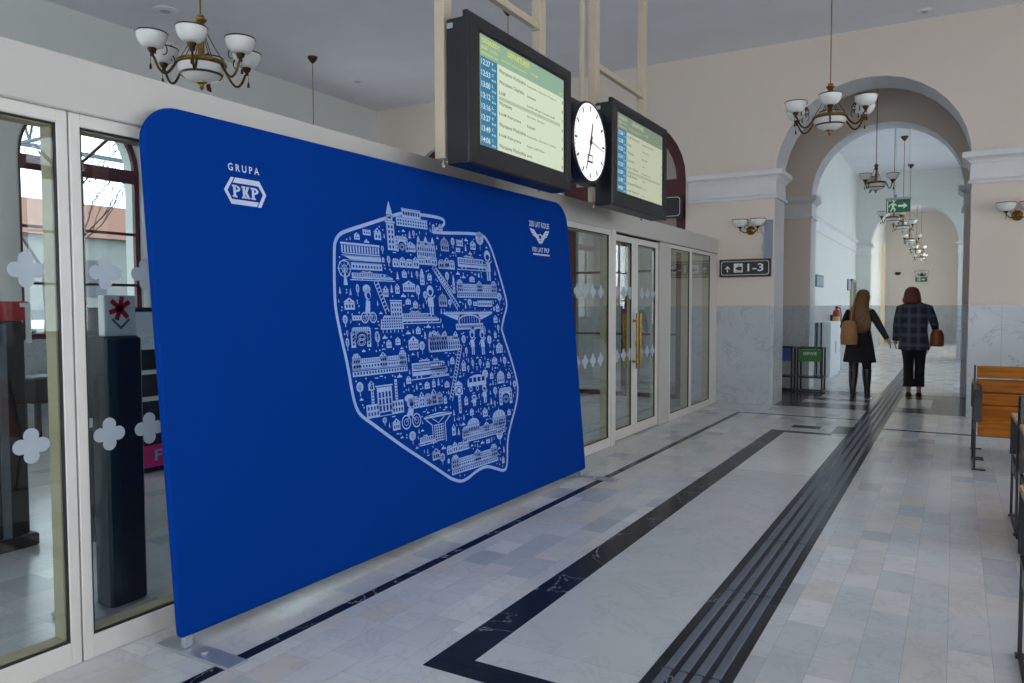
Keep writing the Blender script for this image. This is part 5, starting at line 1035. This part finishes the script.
def hand(J, E_, side, wrist, pre, d, curl=.5, fwd=(0, 1, 0)):
    """palm, four fingers and a thumb; d is the direction the hand hangs in"""
    w = Vector(wrist); d = Vector(d).normalized(); f = Vector(fwd); f = (f-d*f.dot(d)).normalized(); s = d.cross(f)*side
    J[pre+'palm'] = (tuple(w+d*.055), (.030, .016)); J[pre+'palm2'] = (tuple(w+d*.085), (.034, .014)); E_.append((pre+'wrist', pre+'palm')); E_.append((pre+'palm', pre+'palm2'))
    for i, L in enumerate((.070, .080, .074, .058)):
        off = f*(.028-.0185*i); b = w+d*.095+off; m = b+d*L*.5-s*L*curl*.2; e = m+d*L*.42-s*L*curl*.45
        for q, (p, r) in enumerate(((b, .0085), (m, .008), (e, .0065))): J['%sf%d%d' % (pre, i, q)] = (tuple(p), r)
        E_ += [(pre+'palm2', '%sf%d0' % (pre, i)), ('%sf%d0' % (pre, i), '%sf%d1' % (pre, i)), ('%sf%d1' % (pre, i), '%sf%d2' % (pre, i))]
    b = w+d*.03+f*.026; m = b+d*.03+f*.026-s*.012; e = m+d*.03+f*.004-s*.012
    for q, (p, r) in enumerate(((b, .011), (m, .0095), (e, .0075))): J['%st%d' % (pre, q)] = (tuple(p), r)
    E_ += [(pre+'palm', pre+'t0'), (pre+'t0', pre+'t1'), (pre+'t1', pre+'t2')]
def person_body(parent, P, mat_='skin'):
    J = {'pelvis': ((0, 0, P['hip']+.03), (.15, .10))}; E_ = []
    def j(n, p, r, prev): J[n] = (p, r); E_.append((prev, n))
    zs = P['sh']
    j('waist', (0, 0, P['hip']+.18), (.12, .085), 'pelvis'); j('chest', (0, -.01, zs-.12), (.145, .095), 'waist'); j('upper', (0, -.01, zs-.01), (.11, .07), 'chest'); j('neck', (0, .0, zs+.07), .050, 'upper'); j('nape', (0, .01, zs+.12), .048, 'neck')
    hd = P['head']; hx = P.get('hx', 0); j('skull', (hx, .02, hd), (.078, .098), 'nape'); j('crown', (hx, .015, hd+.07), (.066, .082), 'skull'); j('nose', (hx, .118, hd-.015), .012, 'skull'); j('chin', (hx, .075, hd-.095), (.030, .026), 'skull')
    for s, n in ((-1, 'l'), (1, 'r')):
        j(n+'ear', (hx+s*.082, .015, hd-.005), .014, 'skull')
        j(n+'sho', (s*.155, -.01, zs-.03), .055, 'upper'); e, w = P[n+'elb'], P[n+'wri']; j(n+'elb', e, .040, n+'sho'); j(n+'fore', tuple((Vector(e)*.6+Vector(w)*.4)), .037, n+'elb'); j(n+'wrist', w, .026, n+'fore')
        hand(J, E_, s, w, n, Vector(w)-Vector(e), .6)
        j(n+'hip', (s*.085, 0, P['hip']-.05), .085, 'pelvis'); k, a, t = P[n+'kne'], P[n+'ank'], P[n+'toe']; j(n+'kne', k, .056, n+'hip'); j(n+'calf', tuple(Vector(k)*.65+Vector(a)*.35+Vector((0, -.02, 0))), .052, n+'kne'); j(n+'ank', a, .034, n+'calf'); j(n+'toe', t, .030, n+'ank')
    b = skin_body('body', J, E_, mat_, parent)
    e = MB()
    for s in (-1, 1): e.lathe([(.001, -.012), (.010, -.007), (.013, 0), (.010, .007), (.001, .012)], (hx+s*.032, .100, hd+.012), 10)
    e.build('eyes', 'white', b, smooth=True); e = MB(); e.box(hx-.022, hx+.022, .096, .104, hd-.062, hd-.052, bev=.003); e.build('mouth', mat('lips', s2l(170, 90, 88), .5), b)
    return b
M['coat'] = mat('black_wool_cloth', (.008, .008, .009), .85, noise=.2, nscale=80, bump=.2); M['tights'] = mat('sheer_black_tights', s2l(44, 36, 34), .6, noise=.1); M['boot'] = mat('dark_brown_leather', s2l(36, 30, 30), .28, noise=.2, nscale=20)
M['tan'] = mat('tan_leather', s2l(158, 112, 60), .5, noise=.1, nscale=14); M['hairbrown'] = mat('long_brown_hair', s2l(112, 80, 44), .5, noise=.35, nscale=40); M['hairred'] = mat('auburn_hair', s2l(112, 52, 30), .5, noise=.35, nscale=40)
M['denim'] = mat('black_denim', (.010, .011, .014), .8, noise=.2, nscale=60); M['cognac'] = mat('cognac_leather', s2l(150, 78, 40), .45, noise=.12, nscale=14); M['sleeve'] = mat('dark_grey_knit', s2l(40, 44, 46), .8, noise=.15, nscale=60)
def plaid():
    m = bpy.data.materials.new('dark_plaid_wool'); m.use_nodes = True; t = m.node_tree; b = t.nodes['Principled BSDF']; b.inputs['Roughness'].default_value = .85; tc = t.nodes.new('ShaderNodeTexCoord'); col = s2l(44, 52, 64)
    cur = None
    for axis, sc in (('X', 2.3), ('Z', 2.0)):
        w = t.nodes.new('ShaderNodeTexWave'); w.wave_type = 'BANDS'; w.bands_direction = axis; w.inputs['Scale'].default_value = sc; t.links.new(tc.outputs['Object'], w.inputs['Vector'])
        r = t.nodes.new('ShaderNodeValToRGB'); e = r.color_ramp.elements; e[0].position = .55; e[0].color = (0, 0, 0, 1); e[1].position = .8; e[1].color = (1, 1, 1, 1); t.links.new(w.outputs['Fac'], r.inputs['Fac'])
        f = t.nodes.new('ShaderNodeMath'); f.operation = 'MULTIPLY'; f.inputs[1].default_value = .4; t.links.new(r.outputs['Color'], f.inputs[0])
        cur = mixc(t, f.outputs[0], cur if cur is not None else col, s2l(104, 112, 124))
    t.links.new(cur, b.inputs['Base Color']); return m
M['plaid'] = plaid()
# -- woman with long hair, tan backpack and boots
w1 = thing('person', 'woman with long brown hair, black coat dress and knee boots, walking away', 'person', (-1.31, 13.3, 0))
P1 = dict(hx=.035, hip=.92, sh=1.44, head=1.63, lelb=(-.245, .0, 1.16), lwri=(-.20, .16, 1.06), relb=(.285, -.02, 1.17), rwri=(.385, .04, .98), lkne=(-.085, .03, .49), lank=(-.085, -.05, .10), ltoe=(-.09, .09, .035), rkne=(.095, .17, .50), rank=(.105, .16, .10), rtoe=(.11, .30, .035))
person_body(w1, P1)
c = MB(); loft(c, [(0, 0, .60, .245, .185), (0, .0, .64, .24, .18), (0, 0, .80, .215, .16), (0, 0, .97, .185, .135), (0, 0, 1.12, .155, .118), (0, -.01, 1.28, .175, .125), (0, -.01, 1.40, .185, .11), (0, -.01, 1.47, .13, .08), (0, 0, 1.52, .062, .058)], 24); c.build('coat_dress', 'coat', w1, smooth=True)
for s, n in ((-1, 'l'), (1, 'r')):
    c = MB(); e = Vector(P1[n+'elb']); w = Vector(P1[n+'wri']); c.tube([(s*.10, -.01, 1.425), (s*.155, -.01, 1.39), tuple((Vector((s*.15, -.01, 1.40))+e)/2+Vector((s*.008, 0, 0))), tuple(e), tuple((e+w)/2), tuple(w)], [.045, .066, .060, .053, .046, .04], 12); c.build('sleeve', 'sleeve' if s > 0 else 'coat', w1, smooth=True)
    k, a, t_ = Vector(P1[n+'kne']), Vector(P1[n+'ank']), Vector(P1[n+'toe'])
    c = MB(); c.tube([(s*.085, 0, .80), tuple((Vector((s*.085, 0, .8))+k)/2), tuple(k), tuple(k*.8+a*.2+Vector((0, -.01, 0)))], [.095, .082, .066, .062], 12); c.build('tights', 'tights', w1, smooth=True)
    c = MB(); top = k*.93+a*.07; loft(c, [(top.x, top.y-.005, top.z-.0, .074, .08), (top.x, top.y-.01, top.z-.05, .070, .076), (k.x*.6+a.x*.4, k.y*.6+a.y*.4-.015, k.z*.6+a.z*.4, .066, .074), (a.x, a.y-.005, .17, .046, .056), (a.x, a.y+.01, .11, .046, .066), (a.x, a.y+.06, .065, .046, .12), (a.x, a.y+.07, .03, .046, .135), (a.x, a.y+.07, .014, .044, .13)], 16); c.box(a.x-.035, a.x+.035, a.y-.055, a.y-.0, 0, .04); c.box(a.x-.04, a.x+.04, a.y+.02, a.y+.19, 0, .016); c.build('boot', 'boot', w1, smooth=True)
c = MB(); loft(c, [(.02, -.14, 1.06, .05, .015), (.02, -.145, 1.11, .115, .03), (.02, -.145, 1.20, .142, .04), (.01, -.135, 1.32, .145, .05), (.005, -.10, 1.43, .128, .07), (.02, -.05, 1.54, .106, .095), (.035, -.01, 1.63, .104, .108), (.035, .005, 1.70, .09, .098), (.035, .008, 1.745, .055, .06), (.035, .01, 1.758, .015, .02)], 28, wave=.055, seed=2); c.build('hair', 'hairbrown', w1, smooth=True, auto=70)
t = thing('backpack', 'tan leather backpack slung over the left shoulder of the long-haired woman', 'backpack', (-1.435, 12.98, .89)); c = MB(); loft(c, [(0, 0, -.005, .09, .05), (0, 0, .01, .118, .072), (0, 0, .12, .128, .078), (0, .012, .25, .115, .066), (0, .02, .33, .105, .05), (0, .025, .37, .07, .03), (0, .03, .38, .02, .01)], 20); c.build('bag', 'tan', t, smooth=True)
c = MB(); c.tube([(.02, .05, .36), (.03, .06, .48), (.045, .12, .60), (.05, .20, .665), (.04, .29, .63), (.03, .32, .5)], .011, 6); c.build('strap', 'tan', t, smooth=True); c = MB(); loft(c, [(0, -.06, .05, .08, .03), (0, -.068, .10, .085, .03), (0, -.06, .17, .075, .02)], 14); c.build('pocket', 'tan', t, smooth=True)
# -- woman in the plaid blazer
w2 = thing('person', 'woman with auburn bob, dark plaid blazer and black trousers, walking away', 'person', (-.575, 14.0, 0))
P2 = dict(hx=-.04, hip=.93, sh=1.51, head=1.68, lelb=(-.245, -.02, 1.19), lwri=(-.265, .03, .945), relb=(.285, -.06, 1.21), rwri=(.30, .16, 1.12), lkne=(-.075, .06, .50), lank=(-.06, -.05, .13), ltoe=(-.07, .08, .04), rkne=(.09, .10, .50), rank=(.085, -.01, .11), rtoe=(.095, .13, .035))
person_body(w2, P2)
c = MB(); loft(c, [(0, 0, .78, .225, .15), (0, 0, .80, .228, .152), (0, 0, .95, .212, .145), (0, 0, 1.10, .192, .132), (0, -.01, 1.26, .20, .135), (0, -.01, 1.41, .218, .128), (0, -.01, 1.50, .205, .10), (0, -.005, 1.545, .11, .078), (0, 0, 1.58, .062, .06)], 24); c.build('blazer', 'plaid', w2, smooth=True)
for s, n in ((-1, 'l'), (1, 'r')):
    e = Vector(P2[n+'elb']); w = Vector(P2[n+'wri']); c = MB(); c.tube([(s*.13, -.01, 1.49), (s*.20, -.01, 1.455), tuple((Vector((s*.185, -.01, 1.44))+e)/2+Vector((s*.012, 0, 0))), tuple(e), tuple((e+w)/2), tuple(w+(w-e).normalized()*.02)], [.045, .068, .066, .062, .056, .050], 12); c.build('sleeve', 'plaid', w2, smooth=True)
    k, a, t_ = Vector(P2[n+'kne']), Vector(P2[n+'ank']), Vector(P2[n+'toe'])
    c = MB(); loft(c, [(s*.085, 0, .93, .115, .12), (s*.085, .01, .80, .102, .11), (k.x, k.y-.01, .62, .082, .09), (k.x, k.y, .50, .074, .08), (k.x*.5+a.x*.5, k.y*.5+a.y*.5-.01, .34, .074, .08), (a.x, a.y, .21, .082, .086), (a.x, a.y, .185, .084, .088)], 16); c.build('trouser_leg', 'denim', w2, smooth=True)
    c = MB(); loft(c, [(a.x, a.y+.0, .085, .036, .05), (a.x, a.y+.045, .06, .043, .11), (a.x, a.y+.055, .03, .045, .125), (a.x, a.y+.055, .014, .045, .125)], 16); so = c.build('shoe', 'blacksoft', w2, smooth=True); c = MB(); loft(c, [(a.x, a.y+.055, .014, .047, .128), (a.x, a.y+.055, 0, .045, .124)], 16); c.build('sole', 'woodpale', so)
c = MB(); loft(c, [(-.03, -.07, 1.52, .085, .03), (-.035, -.068, 1.54, .118, .06), (-.04, -.05, 1.585, .134, .09), (-.04, -.025, 1.64, .122, .112), (-.04, -.005, 1.71, .112, .118), (-.04, .005, 1.765, .09, .095), (-.04, .01, 1.795, .05, .055), (-.04, .01, 1.805, .012, .015)], 26, wave=.065, seed=5); c.build('hair', 'hairred', w2, smooth=True, auto=70)
t = thing('handbag', 'cognac leather handbag carried on the right arm of the woman in the plaid blazer', 'handbag', (-.25, 14.06, .90)); c = MB(); loft(c, [(0, 0, -.06, .085, .12), (0, 0, -.04, .105, .14), (0, 0, .12, .10, .135), (0, 0, .20, .07, .12), (0, 0, .215, .03, .10)], 18); c.build('bag', 'cognac', t, smooth=True)
c = MB(); c.tube([(0, -.09, .20), (-.005, -.08, .30), (-.03, .0, .345), (-.005, .09, .30), (0, .10, .20)], .009, 6); c.build('handle', 'blacksoft', t, smooth=True)
